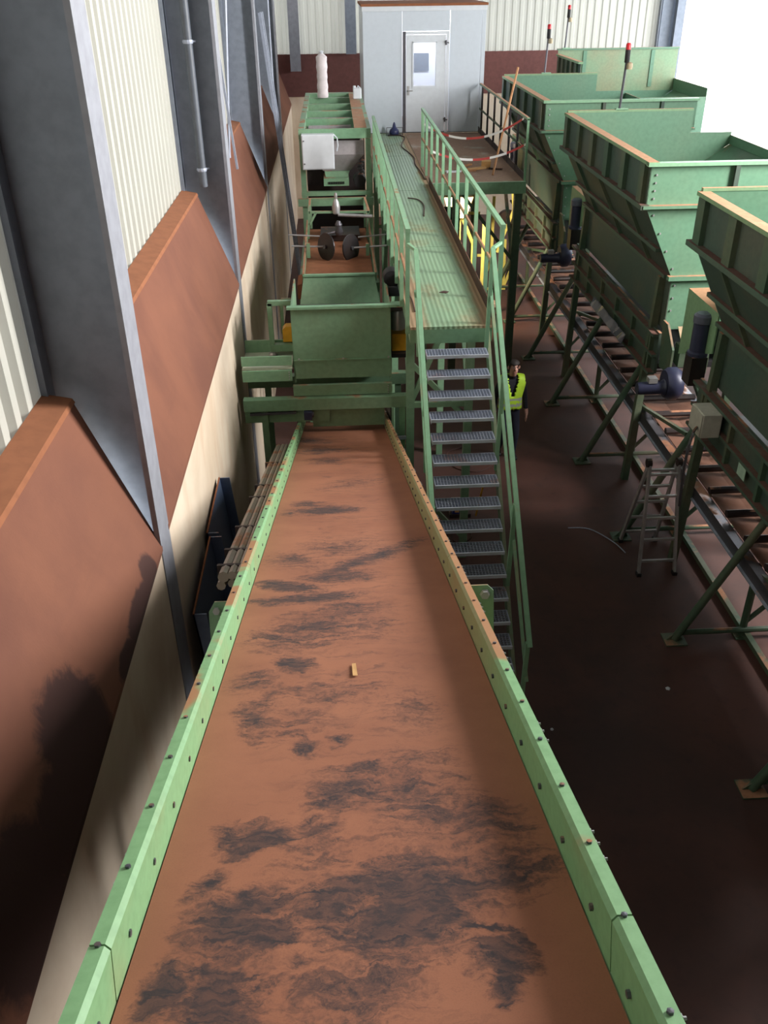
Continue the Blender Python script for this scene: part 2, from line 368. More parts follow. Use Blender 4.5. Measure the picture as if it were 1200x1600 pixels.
for i in range(len(edges)-1):
    a, b = edges[i], edges[i+1]
    a2 = a+.06 if i else a; b2 = b-.06 if i < len(edges)-2 else b
    MB().box((XW-.55, a2, 0), (XW, b2, ZT-.01)).build('concrete_panel', CONC, wl)
    ys, ye = a+(.14 if i else 0), b-(.14 if i < len(edges)-2 else 0)
    corr(MB(), a, b, 4.3, 13, 'y', XCL-.04).build('cladding_sheet', CLAD, wl)
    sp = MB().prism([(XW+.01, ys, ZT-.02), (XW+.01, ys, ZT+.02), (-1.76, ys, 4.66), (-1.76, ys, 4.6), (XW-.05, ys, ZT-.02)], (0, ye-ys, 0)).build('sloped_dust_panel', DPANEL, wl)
    MB().prism([(-1.745, ys-.01, 4.645), (-1.76, ys-.01, 4.672), (XCL+.01, ys-.01, 4.71), (XCL+.01, ys-.01, 4.67)], (0, ye-ys+.02, 0)).build('cap_flashing', CAPM, wl)
def column(y, label):
    t = thing('steel_column', (XW-.3, y, 0), label, 'column', 'steel columns along the concrete wall')
    MB().box((XW-.03, y-.16, 0), (XW+.008, y+.16, 13)).build('inner_flange', COLFL, t)
    MB().box((XCL+.05, y-.012, 3.2), (XW-.03, y+.012, 13)).build('web', COLWEB, t)
    MB().box((XCL+.008, y-.16, 3.2), (XCL+.05, y+.16, 13)).build('outer_flange', COLWEB, t)
    return t
column(COLS[0], 'grey steel column at the near end of the wall behind the viewer')
column(COLS[1], 'nearest grey steel H-column rising beside the corrugated cladding')
column(COLS[2], 'second grey steel H-column with a downpipe on its web')
column(COLS[3], 'third grey steel H-column beside the leaning ladder')
column(COLS[4], 'farthest grey steel H-column in the wall near the back corner')
t = thing('downpipe', (-1.66, 11.6, 4.6), 'grey vertical downpipe clipped to the second steel column', 'pipe')
MB().tube((-1.66, 11.7, 4.75), (-1.66, 11.7, 13), .05, 12).build('pipe', PIPEG, t, True)
for z in (4.95, 6.35, 8.2): MB().lathe((-1.66, 11.7, z), [(.056, -.02), (.06, 0), (.056, .02)], 12).bar((-1.72, 11.7, z), (-1.58, 11.78, z), .02).build('pipe_clip', GALV, t)
# thin bracing rods between second and third column
MB().path([(-1.28, 13.1, 7.4), (-1.46, 13.1, 4.9), (-1.46, 13.1, 4.85)], .018).build('wall_cable', GALV, None)
tag(bpy.data.objects['wall_cable'], 'thin pale cable hanging straight down beside the second column', 'cable')
MB().bar((-1.5, 12.9, 6.7), (-1.36, 13.0, 4.72), .03).build('brace_rod', GALV, None)
tag(bpy.data.objects['brace_rod'], 'short galvanised rod leaning across the hanging cable', 'rod')
# back wall
wb = thing('wall_back', (4, YB, 0), None, None, kind='structure')
MB().box((-2, YB, 0), (XR, YB+.4, 3.72)).build('concrete_panel', CONC, wb)
MB().prism([(-1.9, YB-.02, 3.72), (-1.9, YB+.05, 4.9), (-1.9, YB+.2, 4.9), (-1.9, YB+.2, 3.72)], (XR+1.9, 0, 0)).build('dust_band', plain('maroon_dust_band', lin(112, 72, 68), .95), wb)
corr(MB(), -1.95, XR, 4.85, 13, 'x', YB+.12, sgn=-1).build('cladding_sheet', CLADB, wb)
for x, z0, lab in ((-1.13, 4.45, 'grey steel column in the back left corner above the dust band'), (.58, 4.9, 'grey column of the back wall just left of the cabin'), (10.2, 0, 'dark grey column at the gate corner of the back wall')):
    t = thing('back_column', (x, YB-.15, z0), lab, 'column')
    MB().box((x-.16, YB-.22, z0), (x+.16, YB-.19, 13)).build('inner_flange', COLFL if x < 0 else COLWEB, t)
    MB().box((x-(.012 if x < 10 else .2), YB-.19, z0), (x+(.012 if x < 10 else .3), YB-.0, 13)).build('web', COLWEB, t)
# right wall: open gates below, glazed band above
wr = thing('wall_right', (XR, 12, 0), None, None, kind='structure')
SHEET = plain('grey_wall_sheet', lin(84, 80, 78), .8)
MB().box((XR, -6, 0), (XR+.2, 4.0, 13)).build('wall_sheet', SHEET, wr)
MB().box((XR, 4.0, 0), (XR+.2, 16.6, 7.4)).build('wall_sheet', SHEET, wr)
MB().box((XR, 4.0, 9.8), (XR+.2, 16.6, 13)).build('wall_sheet', SHEET, wr)
MB().box((XR, 11.7, 7.4), (XR+.2, 16.6, 9.8)).build('wall_sheet', SHEET, wr)
MB().box((XR, 16.6, 9.5), (XR+.2, YB, 13)).build('gate_overpanel', SHEET, wr)
MB().box((XR, 16.6, 0), (XR+.3, YB, 2.9)).build('added_bulk_wall', CONC, wr)  # unseen parapet, added to keep daylight out from under the hoppers
for y in (4.0, 11.7, 16.6, 30.3): MB().box((XR, y-.12, 0), (XR+.25, y+.12, 13)).build('gate_post', COLWEB, wr)
o = MB().box((-3, -6.2, 0), (XR+.5, -6, 13)).build('wall_front', plain('front_wall_sheet', lin(64, 60, 60), .8)); tag(o, kind='structure')

# ------------------------------------------------------------------ main inclined conveyor (modelled in its own sloping frame)
INC = math.radians(18.84)
cv = thing('inclined_conveyor', (0, 1.0, 5.1584), 'long inclined belt conveyor with green sides, thick with brown dust', 'conveyor', rot=(-INC, 0, math.radians(.14)))
S0, S1, BW, SH = -2.2, 11.0, .532, .142
mb = MB()
nx, ny = 16, 60
vs = []; fs = []
for j in range(ny+1):
    for i in range(nx+1):
        x = -BW+2*BW*i/nx; vs.append((x, S0+(S1-S0)*j/ny, .004*(x/BW)**4))
for j in range(ny):
    for i in range(nx): a = j*(nx+1)+i; fs.append((a, a+1, a+nx+2, a+nx+1))
mb.add(vs, fs); mb.box((-BW, S0, -.03), (BW, S1, -.012)).build('belt', BELT, cv)
cuts = [S0, .13, 3.13, 6.13, 9.13, S1]
for sg in (-1, 1):
    for a, b in zip(cuts[:-1], cuts[1:]):
        X = sg*(BW+.004)
        MB().prism([(X, a, 0), (X, a, SH-.012), (X+sg*.012, a, SH), (X+sg*.045, a, SH), (X+sg*.045, a, -.16), (X+sg*.033, a, -.16), (X+sg*.033, a, SH-.012), (X+sg*.012, a, SH-.016), (X+sg*.008, a, 0)], (0, b-a-.006, 0)).build('side_plate', RAILM, cv)
    mb = MB(); s = -1.93
    while s < S1:
        mb.lathe((sg*(BW+.004), s, .06), [(.0, -.008), (.009, -.008), (.009, .004), (0, .004)], 6, 'X')
        mb.lathe((sg*(BW+.03), s+.13, SH), [(.0075, -.005), (.0075, .006), (0, .007)], 6)
        s += .275
    mb.build('bolt_heads', STEEL, cv, kind='stuff')
    mb = MB(); s = -1.5
    while s < S1:
        for d in (0, .05, .09): mb.lathe((sg*(BW+.05), s+d*1.3, SH-.02), [(.0, -.006), (.009, -.006), (.009, .006), (.004, .007), (.004, .014)], 6, 'X')
        s += .62
    mb.build('edge_bolts', ALU, cv, kind='stuff')
    MB().box((sg*(BW+.05)-.03, S0, -.32), (sg*(BW+.05)+.03, S1, -.16)).build('side_beam', G, cv)
rol = MB().tube((-.54, 0, -.1), (.54, 0, -.1), .05, 10).build('idler_roller', STEEL, cv, True); rol.location = (0, S0+.3, 0)
for k in range(1, 11):
    inst(rol, cv, (0, S0+.3+1.2*k, 0))
b = MB().prism([(BW+.05, 2.62, SH-.13), (BW+.05, 2.62, SH-.02), (BW+.14, 2.62, SH-.02), (BW+.17, 2.62, SH-.05), (BW+.17, 2.62, -.2), (BW+.05, 2.62, -.3)], (0, .012, 0)).build('bracket_plate', G, cv)
MB().lathe((BW+.125, 2.61, SH-.065), [(0, -.02), (.02, -.02), (.02, 0), (.026, 0), (.026, .004)], 6, 'Y').build('bracket_bolt', ALU, b)
b = MB().prism([(BW+.05, -.15, -.02), (BW+.05, -.15, .075), (BW+.105, -.15, .075), (BW+.14, -.15, .045), (BW+.14, -.15, -.2), (BW+.05, -.15, -.3)], (0, .014, 0)).build('bracket_plate', G, cv)
b = MB().prism([(-BW-.05, 2.62, SH-.13), (-BW-.05, 2.62, SH-.05), (-BW-.13, 2.62, SH-.05), (-BW-.16, 2.62, SH-.1), (-BW-.16, 2.62, -.2), (-BW-.05, 2.62, -.3)], (0, .012, 0)).build('bracket_plate', G, cv)
MB().lathe((-BW-.12, 2.61, SH-.09), [(0, -.02), (.018, -.02), (.018, 0)], 6, 'Y').build('bracket_bolt', ALU, b)
for s in (3.0, 8.3):          # support legs down to the floor, hidden below the belt
    zt = 5.1584-s*math.sin(INC)-.3; yt = 1+s*math.cos(INC)
    for sg in (-1, 1):
        # leg in the sloping frame: a vertical post
        dv = Vector((0, math.sin(INC), -math.cos(INC)))
        p = Vector((sg*.5, s, -.3)); MB().bar(p, p+dv*(zt-.02), .09, up=(0, 1, 0)).build('leg', G, cv)
o = MB().add([(-.011, 1.965, .006), (.005, 1.965, .007), (.011, 1.835, .006), (-.009, 1.835, .007), (-.011, 1.965, .008), (.005, 1.965, .009), (.011, 1.835, .008), (-.009, 1.835, .009)], [(0,1,2,3),(4,5,6,7),(0,1,5,4),(1,2,6,5),(2,3,7,6),(3,0,4,7)])
RM = Matrix.Rotation(-INC, 4, 'X')
o.v = [RM @ v + Vector((0, 1.0, 5.1584)) for v in o.v]
tag(o.build('wood_chip', WOOD), 'small yellow wood chip lying on the brown belt', 'wood chip')
# bundle of cable conduits clipped to the left flank of the conveyor
t = thing('conduit_bundle', (-.72, 4.6, 3.7), 'bundle of dusty grey conduits tied along the left flank of the conveyor', 'conduit')
CM = paint('dusty_conduit', lin(160, 152, 142), .2, .15, .6)
a0, a1 = Vector((-.80, 4.6, 3.78)), Vector((-.84, 9.9, 2.0))
for k, (dx, dz, r) in enumerate(((0, 0, .036), (.055, .01, .028), (.05, -.05, .028), (-.02, -.065, .03), (.1, .02, .02), (.095, -.03, .02))):
    MB().tube(a0+Vector((dx, 0, dz)), a1+Vector((dx, 0, dz)), r, 8).build('conduit', CM, t, True)
for f in (.03, .1, .22, .42, .52, .75):
    p = a0.lerp(a1, f); MB().bar(p+Vector((.03, -.02, -.02)), p+Vector((.03, .012, -.027)), .175, .12).build('cable_tie', DARK, t)
for f in (.15, .48, .8):
    p = a0.lerp(a1, f); MB().bar(p+Vector((-.03, 0, -.1)), p+Vector((.24, 0, -.1)), .03).build('hanger', G, t)
# steel trays leaning against the concrete wall
def tray(x0, y0, y1, z0, z1, lean, label):
    t = thing('steel_tray', (x0, (y0+y1)/2, z0), label, 'steel tray')
    d = Vector((-lean, 0, z1-z0)); a, b = Vector((x0, y0, z0)), Vector((x0, y1, z0)); e = Vector((.012, 0, 0))
    MB().prism([a, b, b+e, a+e], d).build('sheet', BLUEST, t)
    for p in (a, b): MB().prism([p, p+Vector((.11, 0, 0)), p+Vector((.11, .012, 0)), p+Vector((0, .012, 0))], d).build('folded_edge', BLUEST, t)
    MB().prism([a+d, b+d, b+d+Vector((.014, 0, 0)), a+d+Vector((.014, 0, 0))], (0, 0, .012)).build('rusty_edge', CAPM, t)
tray(-1.1, 7.0, 8.05, 0, 2.6, .22, 'tall blue-grey folded steel tray leaning on the concrete wall, farther one')
tray(-1.08, 5.75, 6.9, 0, 2.62, .2, 'blue-grey folded steel tray leaning on the wall, nearer of the two')

# ------------------------------------------------------------------ cross conveyor and feeder box at the foot of the belt
t = thing('cross_conveyor', (-.3, 10.6, 0), 'green cross conveyor on legs running between the wall and the stairs', 'conveyor')
MB().box((-1.26, 10.42, 2.86), (-.64, 10.44, 2.98)).build('guide_plate', GR, t)
MB().box((-1.26, 11.0, 2.6), (-.64, 11.02, 2.98)).build('guide_plate', GR, t)
MB().box((-1.26, 10.44, 2.80), (-.64, 11.0, 2.82)).build('belt_strip', plain('pale_belt', lin(206, 214, 196), .35), t)
MB().box((-1.26, 10.40, 2.66), (-.645, 10.43, 2.80)).build('front_plate', GR, t)
MB().box((-.64, 10.38, 2.46), (.60, 10.43, 2.60)).build('front_plate', G, t)
MB().box((-1.27, 10.30, 2.30), (.86, 10.42, 2.45)).build('front_beam', G, t)
MB().box((-1.27, 11.05, 2.30), (.86, 11.17, 2.45)).build('rear_beam', G, t)
MB().box((-1.27, 10.36, 2.12), (-.2, 10.42, 2.29)).build('lower_plate', G, t)
MB().box((-.42, 10.40, 2.02), (.50, 10.46, 2.29)).build('lower_skirt', G, t)
for x in (-.62, .58): MB().box((x, 10.43, 1.35), (x+.02, 11.4, 2.29)).build('side_shade_skirt', DARK, t)  # dark skirts drawn deeper to block side light from the belt end
MB().bar((-1.2, 10.31, 2.26), (-.62, 10.31, 2.27), .03).build('cable_tube', STEEL, t)
MB().box((-.52, 10.24, 2.19), (-.42, 10.36, 2.29)).build('bearing_block', MOTOR, t)
MB().tube((-.52, 10.3, 2.24), (-.4, 10.3, 2.24), .035, 10).build('bearing_shaft', STEEL, t, True)
for x, y in ((-1.02, 10.36), (-1.02, 11.1), (.72, 10.36), (.72, 11.1)): MB().box((x-.04, y-.04, 0), (x+.04, y+.04, 2.3)).build('leg', G, t)
for x in (.60, .83): MB().box((x-.015, 10.28, 1.5), (x+.015, 10.31, 2.3)).build('hanger', G, t)
MB().box((.56, 10.27, 1.86), (.86, 10.31, 1.9)).build('hanger_bar', GALV, t)
for k in range(4): MB().lathe((-.68+.0*k, 10.395, 2.69+.03*k), [(.0, -.008), (.008, -.008), (.008, 0)], 6, 'Y').lathe((.55, 10.375, 2.48+.03*k), [(.0, -.008), (.008, -.008), (.008, 0)], 6, 'Y').build('rivets', ALU, t)

t = thing('feeder_box', (0, 10.8, 2.6), 'large closed green feeder box above the foot of the belt', 'feeder')
MB().prism([(-.62, 10.46, 3.57), (.585, 10.46, 3.55), (.60, 10.46, 2.66), (-.60, 10.46, 2.66)], (0, .02, 0)).build('front_panel', G, t)
MB().box((-.61, 10.44, 2.9), (.60, 10.46, 2.912)).build('panel_seam', G, t)
for x in (-.55, 0.0, .56): MB().lathe((x, 10.44, 2.925), [(0, -.008), (.012, -.008), (.012, .006)], 6, 'Y').build('seam_bolt', ALU, t)
MB().box((-.62, 10.48, 2.6), (-.60, 11.7, 3.56)).build('side_panel', G, t)
MB().box((.575, 10.48, 2.6), (.595, 11.7, 3.55)).build('side_panel', G, t)
MB().box((-.66, 10.42, 3.56), (.66, 10.50, 3.59)).build('top_lip', GR, t)
MB().box((.60, 10.47, 3.55), (.78, 10.62, 3.57)).build('bracket_shelf', GR, t)
MB().prism([(-.60, 10.5, 3.5), (.575, 10.5, 3.5), (.575, 11.7, 3.2), (-.60, 11.7, 3.2)], (0, 0, .01)).build('sloped_lid', DARK, t)
fr = MB().bar((-.92, 10.9, 3.5), (-.62, 10.9, 3.5), .06).bar((-.90, 10.9, 2.92), (-.90, 10.9, 3.5), .06).bar((-.92, 10.9, 2.92), (-.62, 10.9, 2.92), .09).bar((-.77, 11.2, 3.0), (-.77, 11.2, 3.44), .04).bar((-.77, 11.2, 3.44), (-.62, 11.2, 3.44), .04).build('side_frame', G, t)
MB().prism([(-.76, 10.92, 2.98), (-.76, 10.92, 3.14), (-.72, 10.92, 3.18), (-.62, 10.92, 3.18), (-.62, 10.92, 2.98)], (0, .14, 0)).build('yellow_guard', ORNG, t, label='yellow guard cover on the left flank')
MB().lathe((-.9, 10.86, 2.83), [(.04, -.02), (.055, 0), (.055, .02), (.04, .04)], 8).bar((-.9, 10.86, 2.7), (-.9, 10.86, 2.85), .02).build('adjuster_wheel', ALU, t)
MB().box((.62, 10.7, 2.9), (.80, 10.9, 3.12)).build('gear_case', ORNG, t)
MB().box((.61, 10.62, 2.84), (.84, 10.95, 2.89)).build('motor_shelf', DARK, t)
MB().lathe((.70, 10.8, 3.16), [(.09, 0), (.09, .22), (.07, .25), (.0, .25)], 12).build('drive_motor', ALU, t, True)
MB().box((.61, 10.72, 3.42), (.78, 10.9, 3.46)).build('motor_hood', STEEL, t)
MB().lathe((.66, 11.5, 3.62), [(.0, -.1), (.1, -.1), (.11, -.08), (.11, .08), (.0, .09)], 14, 'Y').build('fan_cowl', BLACK, t, True)
MB().box((.62, 11.35, 3.40), (.82, 11.6, 3.52)).build('gearbox', STEEL, t)

# ------------------------------------------------------------------ scraper pan behind the feeder box
t = thing('scraper_trough', (0, 13, 2.6), 'green scraper trough full of brown dust behind the feeder box', 'trough')
MB().prism([(-.52, 12.6, 3.34), (.485, 12.6, 3.33), (.56, 12.4, 2.9), (-.60, 12.4, 2.9)], (0, .02, 0)).build('front_plate', G, t)
MB().box((-.53, 12.57, 3.325), (.495, 12.64, 3.35)).build('front_lip', GR, t)
MB().prism([(-.52, 12.62, 3.26), (.48, 12.62, 3.26), (.46, 15.6, 3.26), (-.50, 15.6, 3.26)], (0, 0, -.05)).build('dust_bed', CAPM, t)
for x, xs in ((-.54, -1), (.49, 1)):
    MB().prism([(x, 12.6, 3.24), (x, 12.6, 3.36), (x, 15.6, 3.42), (x, 15.6, 3.24)], (.03, 0, 0)).build('side_wall', GD, t)
MB().prism([(-.62, 12.6, 3.0), (-.62, 12.6, 3.2), (-.55, 12.6, 3.22), (-.55, 12.6, 3.0)], (0, .5, 0)).build('dusty_flange', CAPM, t)
MB().box((-.6, 12.7, 2.5), (.56, 15.6, 3.18)).build('trough_body', G, t)
for x in (-.52, .46):
    for y in (13.0, 15.3): MB().box((x-.04, y-.04, 0), (x+.04, y+.04, 2.6)).build('leg', G, t)
# two black ploughing discs on axles
for cx, cy, cz, lab, sg in ((-.20, 13.7, 3.42, 'black steel disc at the left of the dust trough', -1), (.175, 13.75, 3.38, 'black steel disc with a bright edge at the right of the dust trough', 1)):
    d = thing('plough_disc', (cx, cy, 3.2), lab, 'disc')
    n = Vector((sg*.8, -.62, .12)).normalized(); c = Vector((cx, cy, cz+.03))
    MB().tube(c-n*.012, c+n*.012, .20, 26).build('disc', DARK, d)
    MB().tube(c-n*.008, c+n*.008, .205, 26).build('worn_edge', plain('worn_steel_%d' % (sg+1), lin(90, 88, 90), .35, .8), d)
    MB().tube(c-n*.05, c+n*.04, .03, 10).build('hub', STEEL, d, True)
    e = Vector((sg*.72, cy-.02, cz+.06)); MB().tube(c-n*.02, e, .014, 8).build('axle', ALU, d, True)
    MB().tube((sg*.78, cy+.5, cz+.1), (sg*.3, cy+.45, cz+.08), .012, 8).build('axle', ALU, d, True)
    MB().bar((sg*.47+(-.04 if sg > 0 else 0), cy-.02, 3.3), (sg*.47+(-.04 if sg > 0 else 0), cy-.02, cz+.1), .05).build('axle_post', GD, d)
# pipe frame over the trough with valve
t = thing('pipe_frame', (0, 15, 3.3), 'dusty green pipe frame with a white valve over the trough', 'pipe frame')
for p, q in (((-.5, 14.9, 3.28), (-.47, 14.9, 3.72)), ((.46, 14.9, 3.28), (.49, 14.9, 3.70)), ((-.47, 14.9, 3.7), (.5, 14.9, 3.69)), ((-.47, 14.9, 3.7), (-.46, 15.5, 3.78)), ((.45, 15.5, 3.78), (.5, 14.9, 3.69)), ((-.46, 15.5, 3.78), (.45, 15.5, 3.78)), ((-.47, 14.9, 3.5), (-.36, 14.9, 3.69)), ((-.46, 15.5, 3.3), (-.46, 15.5, 3.78)), ((.45, 15.5, 3.3), (.45, 15.5, 3.78))):
    MB().bar(p, q, .035).build('frame_bar', GD, t)
MB().lathe((-.03, 14.9, 3.66), [(.04, 0), (.06, .02), (.065, .12), (.045, .2), (.02, .24), (.028, .28), (.02, .33), (0, .34)], 12).build('valve_body', ALU, t, True)
MB().tube((-.0, 14.85, 3.66), (.55, 14.78, 3.64), .028, 10).build('air_pipe', ALU, t, True)
MB().lathe((0, 14.7, 3.38), [(.05, 0), (.07, .05), (.05, .12), (.06, .16), (.03, .22)], 10).tube((-.3, 14.6, 3.4), (0, 14.7, 3.44), .018, 8).build('clamp', STEEL, t, True)
MB().box((-.3, 14.75, 3.27), (.34, 15.35, 3.36)).build('dark_cover', DARK, t)

# ------------------------------------------------------------------ dosing hopper in a tall frame
YF, YK, ZF = 17.0, 22.6, 4.66
t = thing('dosing_hopper', (0, 19, 0), 'grey sheet hopper hanging in a tall green frame beside the walkway', 'hopper')
for x in (-.60, .58):
    for y in (YF, YK): MB().box((x-.045, y-.045, 0), (x+.045, y+.045, ZF-.17 if y == YF else ZF-.13)).build('post', G, t)
    MB().box((x-.05, YF+.03, ZF-.12), (x+.05, YK-.2, ZF)).build('top_rail', G, t)
MB().box((-.65, YF-.05, ZF-.16), (.63, YF+.03, ZF)).build('top_rail', G, t)
MB().box((-.65, YK-.2, ZF-.12), (.63, YK+.05, ZF)).build('top_rail', G, t)
for y in (18.4, 19.5, 20.6, 21.7): MB().box((-.55, y-.05, ZF-.14), (.36, y+.05, ZF-.01)).build('cross_bar', G, t)
MB().box((.34, YF, ZF-.015), (.56, YK, ZF+.005)).build('dust_plate', GD, t)
for y in (18.15, 19.2): MB().box((-.5, y-.04, ZF-.16), (.3, y+.04, ZF-.1)).build('dusty_ledge', GREYH, t)
for y in (18.9, 19.9, 20.9): MB().box((-.55, y-.3, ZF-.5), (.36, y-.28, ZF-.12)).build('chamber_divider', G, t)
MB().prism([(-.5, YF+.12, 4.44), (.5, YF+.12, 4.44), (.5, YF+.12, 4.2), (-.5, YF+.12, 4.2)], (0, .02, 0)).build('hopper_upper', GREYH, t)
MB().prism([(-.5, YF+.1, 4.21), (.5, YF+.1, 4.21), (.24, YF+.3, 3.9), (-.24, YF+.3, 3.9)], (0, .02, 0)).build('hopper_cone', GREYH, t)
MB().prism([(-.5, YF+.14, 4.44), (-.5, YF+.12, 4.2), (-.24, YF+.32, 3.9), (-.24, 20, 3.9), (-.5, 21, 4.2), (-.5, 21, 4.44)], (.02, 0, 0)).build('hopper_side', GREYH, t)
MB().prism([(.48, YF+.14, 4.44), (.48, YF+.12, 4.2), (.24, YF+.32, 3.9), (.24, 20, 3.9), (.48, 21, 4.2), (.48, 21, 4.44)], (.02, 0, 0)).build('hopper_side', GREYH, t)
MB().prism([(-.22, YF+.25, 3.9), (.24, YF+.25, 3.9), (.2, YF+.2, 3.8), (-.2, YF+.2, 3.8)], (0, .5, 0)).build('outlet_neck', G, t)
MB().box((-.24, YF+.05, 3.68), (.22, YF+.6, 3.81)).build('outlet_box', G, t)
g = MB()
for k in range(9): g.box((-.15+.033*k, YF+.03, 3.715), (-.13+.033*k, YF+.052, 3.755))
g.build('outlet_grille', BLACK, t)
MB().box((-.65, YF-.05, 3.53), (.62, YF+.05, 3.6)).build('lower_beam', G, t)
MB().box((-.72, YF-.1, 3.36), (.66, YF, 3.49)).build('lower_beam', G, t)
MB().box((-.56, YF+.9, 1.2), (.54, YF+.94, 4.5)).build('rear_shade_sheet', DARK, t)  # dark sheet added to stand in for the shade behind the hopper
MB().box((-.56, YF+.95, ZF-.62), (.54, YK-.1, ZF-.58)).build('chamber_shade_sheet', DARK, t)  # added dark sheet, stands in for the shade between the cross bars
MB().box((-.55, YF+.5, 3.6), (-.3, YF+.54, 4.1)).build('dark_duct', DARK, t)
MB().lathe((.42, YF+.2, 3.75), [(0, -.12), (.11, -.12), (.12, 0), (.12, .15), (0, .16)], 12, 'Y').build('drive_motor', BLACK, t, True)
for k in range(5): MB().lathe((.44+.02*math.sin(k*2), YF+.15, 3.85+.06*k), [(.0, -.03), (.05, -.02), (.06, .01), (.03, .03), (0, .04)], 8).build('hose_coupling', STEEL, t, True)
cb = MB().box((-.60, YF-.24, 4.02), (-.03, YF-.06, 4.60)).build('control_box', WHITE, t, bevel=.008, label='white control cabinet hung on the front of the frame')
MB().box((-.585, YF-.25, 4.035), (-.045, YF-.24, 4.585)).build('control_box_door', WHITE, cb, bevel=.004)
MB().path([(-.03, YF-.1, 4.58), (.03, YF-.12, 4.52), (.04, YF-.12, 4.4), (.02, YF-.08, 4.3)], .012).build('cable', WHITE, cb)
for z in (4.12, 4.5): MB().lathe((-.56, YF-.255, z), [(0, -.01), (.012, -.01), (.012, .005)], 8, 'Y').build('lock', STEEL, cb)
t = thing('filter_sleeve', (-.24, 21.75, ZF), 'tall white cloth filter sleeve standing on the dosing hopper frame', 'filter')
prof = [(.115+.006*math.sin(k*1.7)+.004*math.sin(k*.6), .05*k) for k in range(0, 17)]
MB().lathe((-.24, 21.6, ZF+.01), [(.02, 0)]+prof+[(.05, .86)], 14).build('sleeve', plain('white_cloth', lin(226, 216, 218), .9), t, True)
MB().lathe((-.24, 21.6, ZF+.84), [(.05, 0), (.03, .03), (.055, .07), (.02, .09)], 12).build('tied_top', WHITE, t, True)
t = thing('white_canister', (.5, 21.3, ZF), 'small white plastic canister on the corner of the hopper frame', 'canister')
MB().box((.42, 21.2, ZF+.006), (.60, 21.38, ZF+.22)).build('body', WHITE, t, bevel=.02)
MB().lathe((.45, 21.29, ZF+.22), [(.03, 0), (.03, .04), (0, .045)], 10).build('cap', WHITE, t)
MB().path([(.5, 21.29, ZF+.21), (.53, 21.29, ZF+.26), (.58, 21.29, ZF+.21)], .012).build('handle', WHITE, t)

# ------------------------------------------------------------------ walkway
ZP = 3.7
t = thing('elevated_walkway', (1.2, 14, 0), 'elevated green walkway with ribbed deck and railings leading to the cabin', 'walkway')
for a, b in ((9.3, 12.6), (12.6, 16.42), (16.42, 19.9), (19.9, 23.05)):
    MB().box((.74, a, ZP-.03), (1.66, b-.012, ZP)).build('deck_plate', DECK, t)
for x in (.78, 1.60): MB().box((x-.04, 9.32, ZP-.19), (x+.04, 23.0, ZP-.031)).build('edge_beam', G, t)
MB().box((.82, 9.30, ZP-.19), (1.56, 9.34, ZP-.031)).build('end_plate', G, t)
MB().box((1.665, 9.3, ZP-.02), (1.675, 16.9, ZP+.13)).build('toe_board', paint('dusty_toe_board_shaded', lin(70, 50, 40), .6, .6, .7, 0, lin(110, 72, 52)), t)  # dusty board, darkened to paint in the shade on its inner face
post = MB().box((-.022, -.022, -.1), (.022, .022, 1.03)).build('rail_post', GR, t, local=True)
post.location = Vector((1.70, 9.36, ZP))-base(t)
for k in range(1, 11): inst(post, t, (1.70, 9.36+.93*k, ZP))
for k in range(0, 10): inst(post, t, (.715, 9.4+.93*k, ZP))
MB().box((1.675, 9.3, ZP+1.03), (1.725, 18.7, ZP+1.07)).build('top_rail', GR, t)
MB().box((.69, 9.35, ZP+1.0), (.74, 17.95, ZP+1.04)).build('top_rail', GR, t)
MB().box((1.69, 9.4, ZP+.5), (1.71, 18.65, ZP+.54)).build('knee_rail', ORANGE_RAIL, t)
MB().box((.70, 9.4, ZP+.5), (.72, 17.9, ZP+.54)).build('knee_rail', ORANGE_RAIL, t)
MB().box((1.70, 18.63, ZP), (1.74, 18.67, ZP+1.05)).build('rail_post', GR, t)
for y in (10.3, 13.4, 16.3, 19.6, 22.8):
    for x in (.82, 1.56): MB().box((x-.05, y-.05, 0), (x+.05, y+.05, ZP-.19)).build('leg', G, t)
    MB().box((.82, y-.035, 2.3), (1.56, y+.035, 2.37)).build('leg_tie', G, t)
for y0, y1 in ((10.3, 13.4), (13.4, 16.3)):
    for x in (.82, 1.56):
        MB().bar((x, y0, 2.3), (x, y0+1.1, 3.5), .06).build('knee_brace', G, t)
        MB().bar((x, y1, 2.3), (x, y1-1.1, 3.5), .06).build('knee_brace', G, t)
MB().bar((.82, 10.3, 2.9), (1.56, 10.3, 2.1), .06).build('cross_brace', G, t)
MB().bar((.82, 10.3, 2.34), (1.3, 10.3, 3.5), .06).build('cross_brace', G, t)
MB().bar((.82, 13.4, 2.34), (1.56, 13.4, 3.4), .06).build('cross_brace', G, t)
MB().bar((.82, 10.3, 1.2), (1.56, 10.3, .3), .05).build('cross_brace', G, t)
# ------------------------------------------------------------------ stairs
RIS, GOI, Y1, Z1, NT = .17, .165, 8.9, 3.52, 20
t = thing('steel_staircase', (1.2, 7, 0), 'steep green steel staircase with open grating treads up to the walkway', 'staircase')
tm = MB(); w0, w1 = -.33, .33
tm.box((w0, 0, -.035), (w1, .014, 0)).box((w0, .19, -.03), (w1, .2, 0)).box((w0, 0, -.05), (w0+.006, .2, 0)).box((w1-.006, 0, -.05), (w1, .2, 0))
for k in range(5): tm.box((w0, .04+.031*k, -.014), (w1, .044+.031*k, -.001))
for k in range(20): tm.box((w0+.03+.0325*k, .012, -.026), (w0+.034+.0325*k, .19, 0))
tr = tm.build('tread', GALV, t, local=True); tr.location = Vector((1.215, Y1, Z1))-base(t)
no = MB().box((w0, -.012, -.03), (w1, -.001, .004)).build('nosing', plain('bright_zinc', lin(206, 212, 224), .4, .1), t, local=True); no.location = tr.location; no.parent = tr; no.location = (0, 0, 0)
def sxo(i): return 1.215+.0012*i
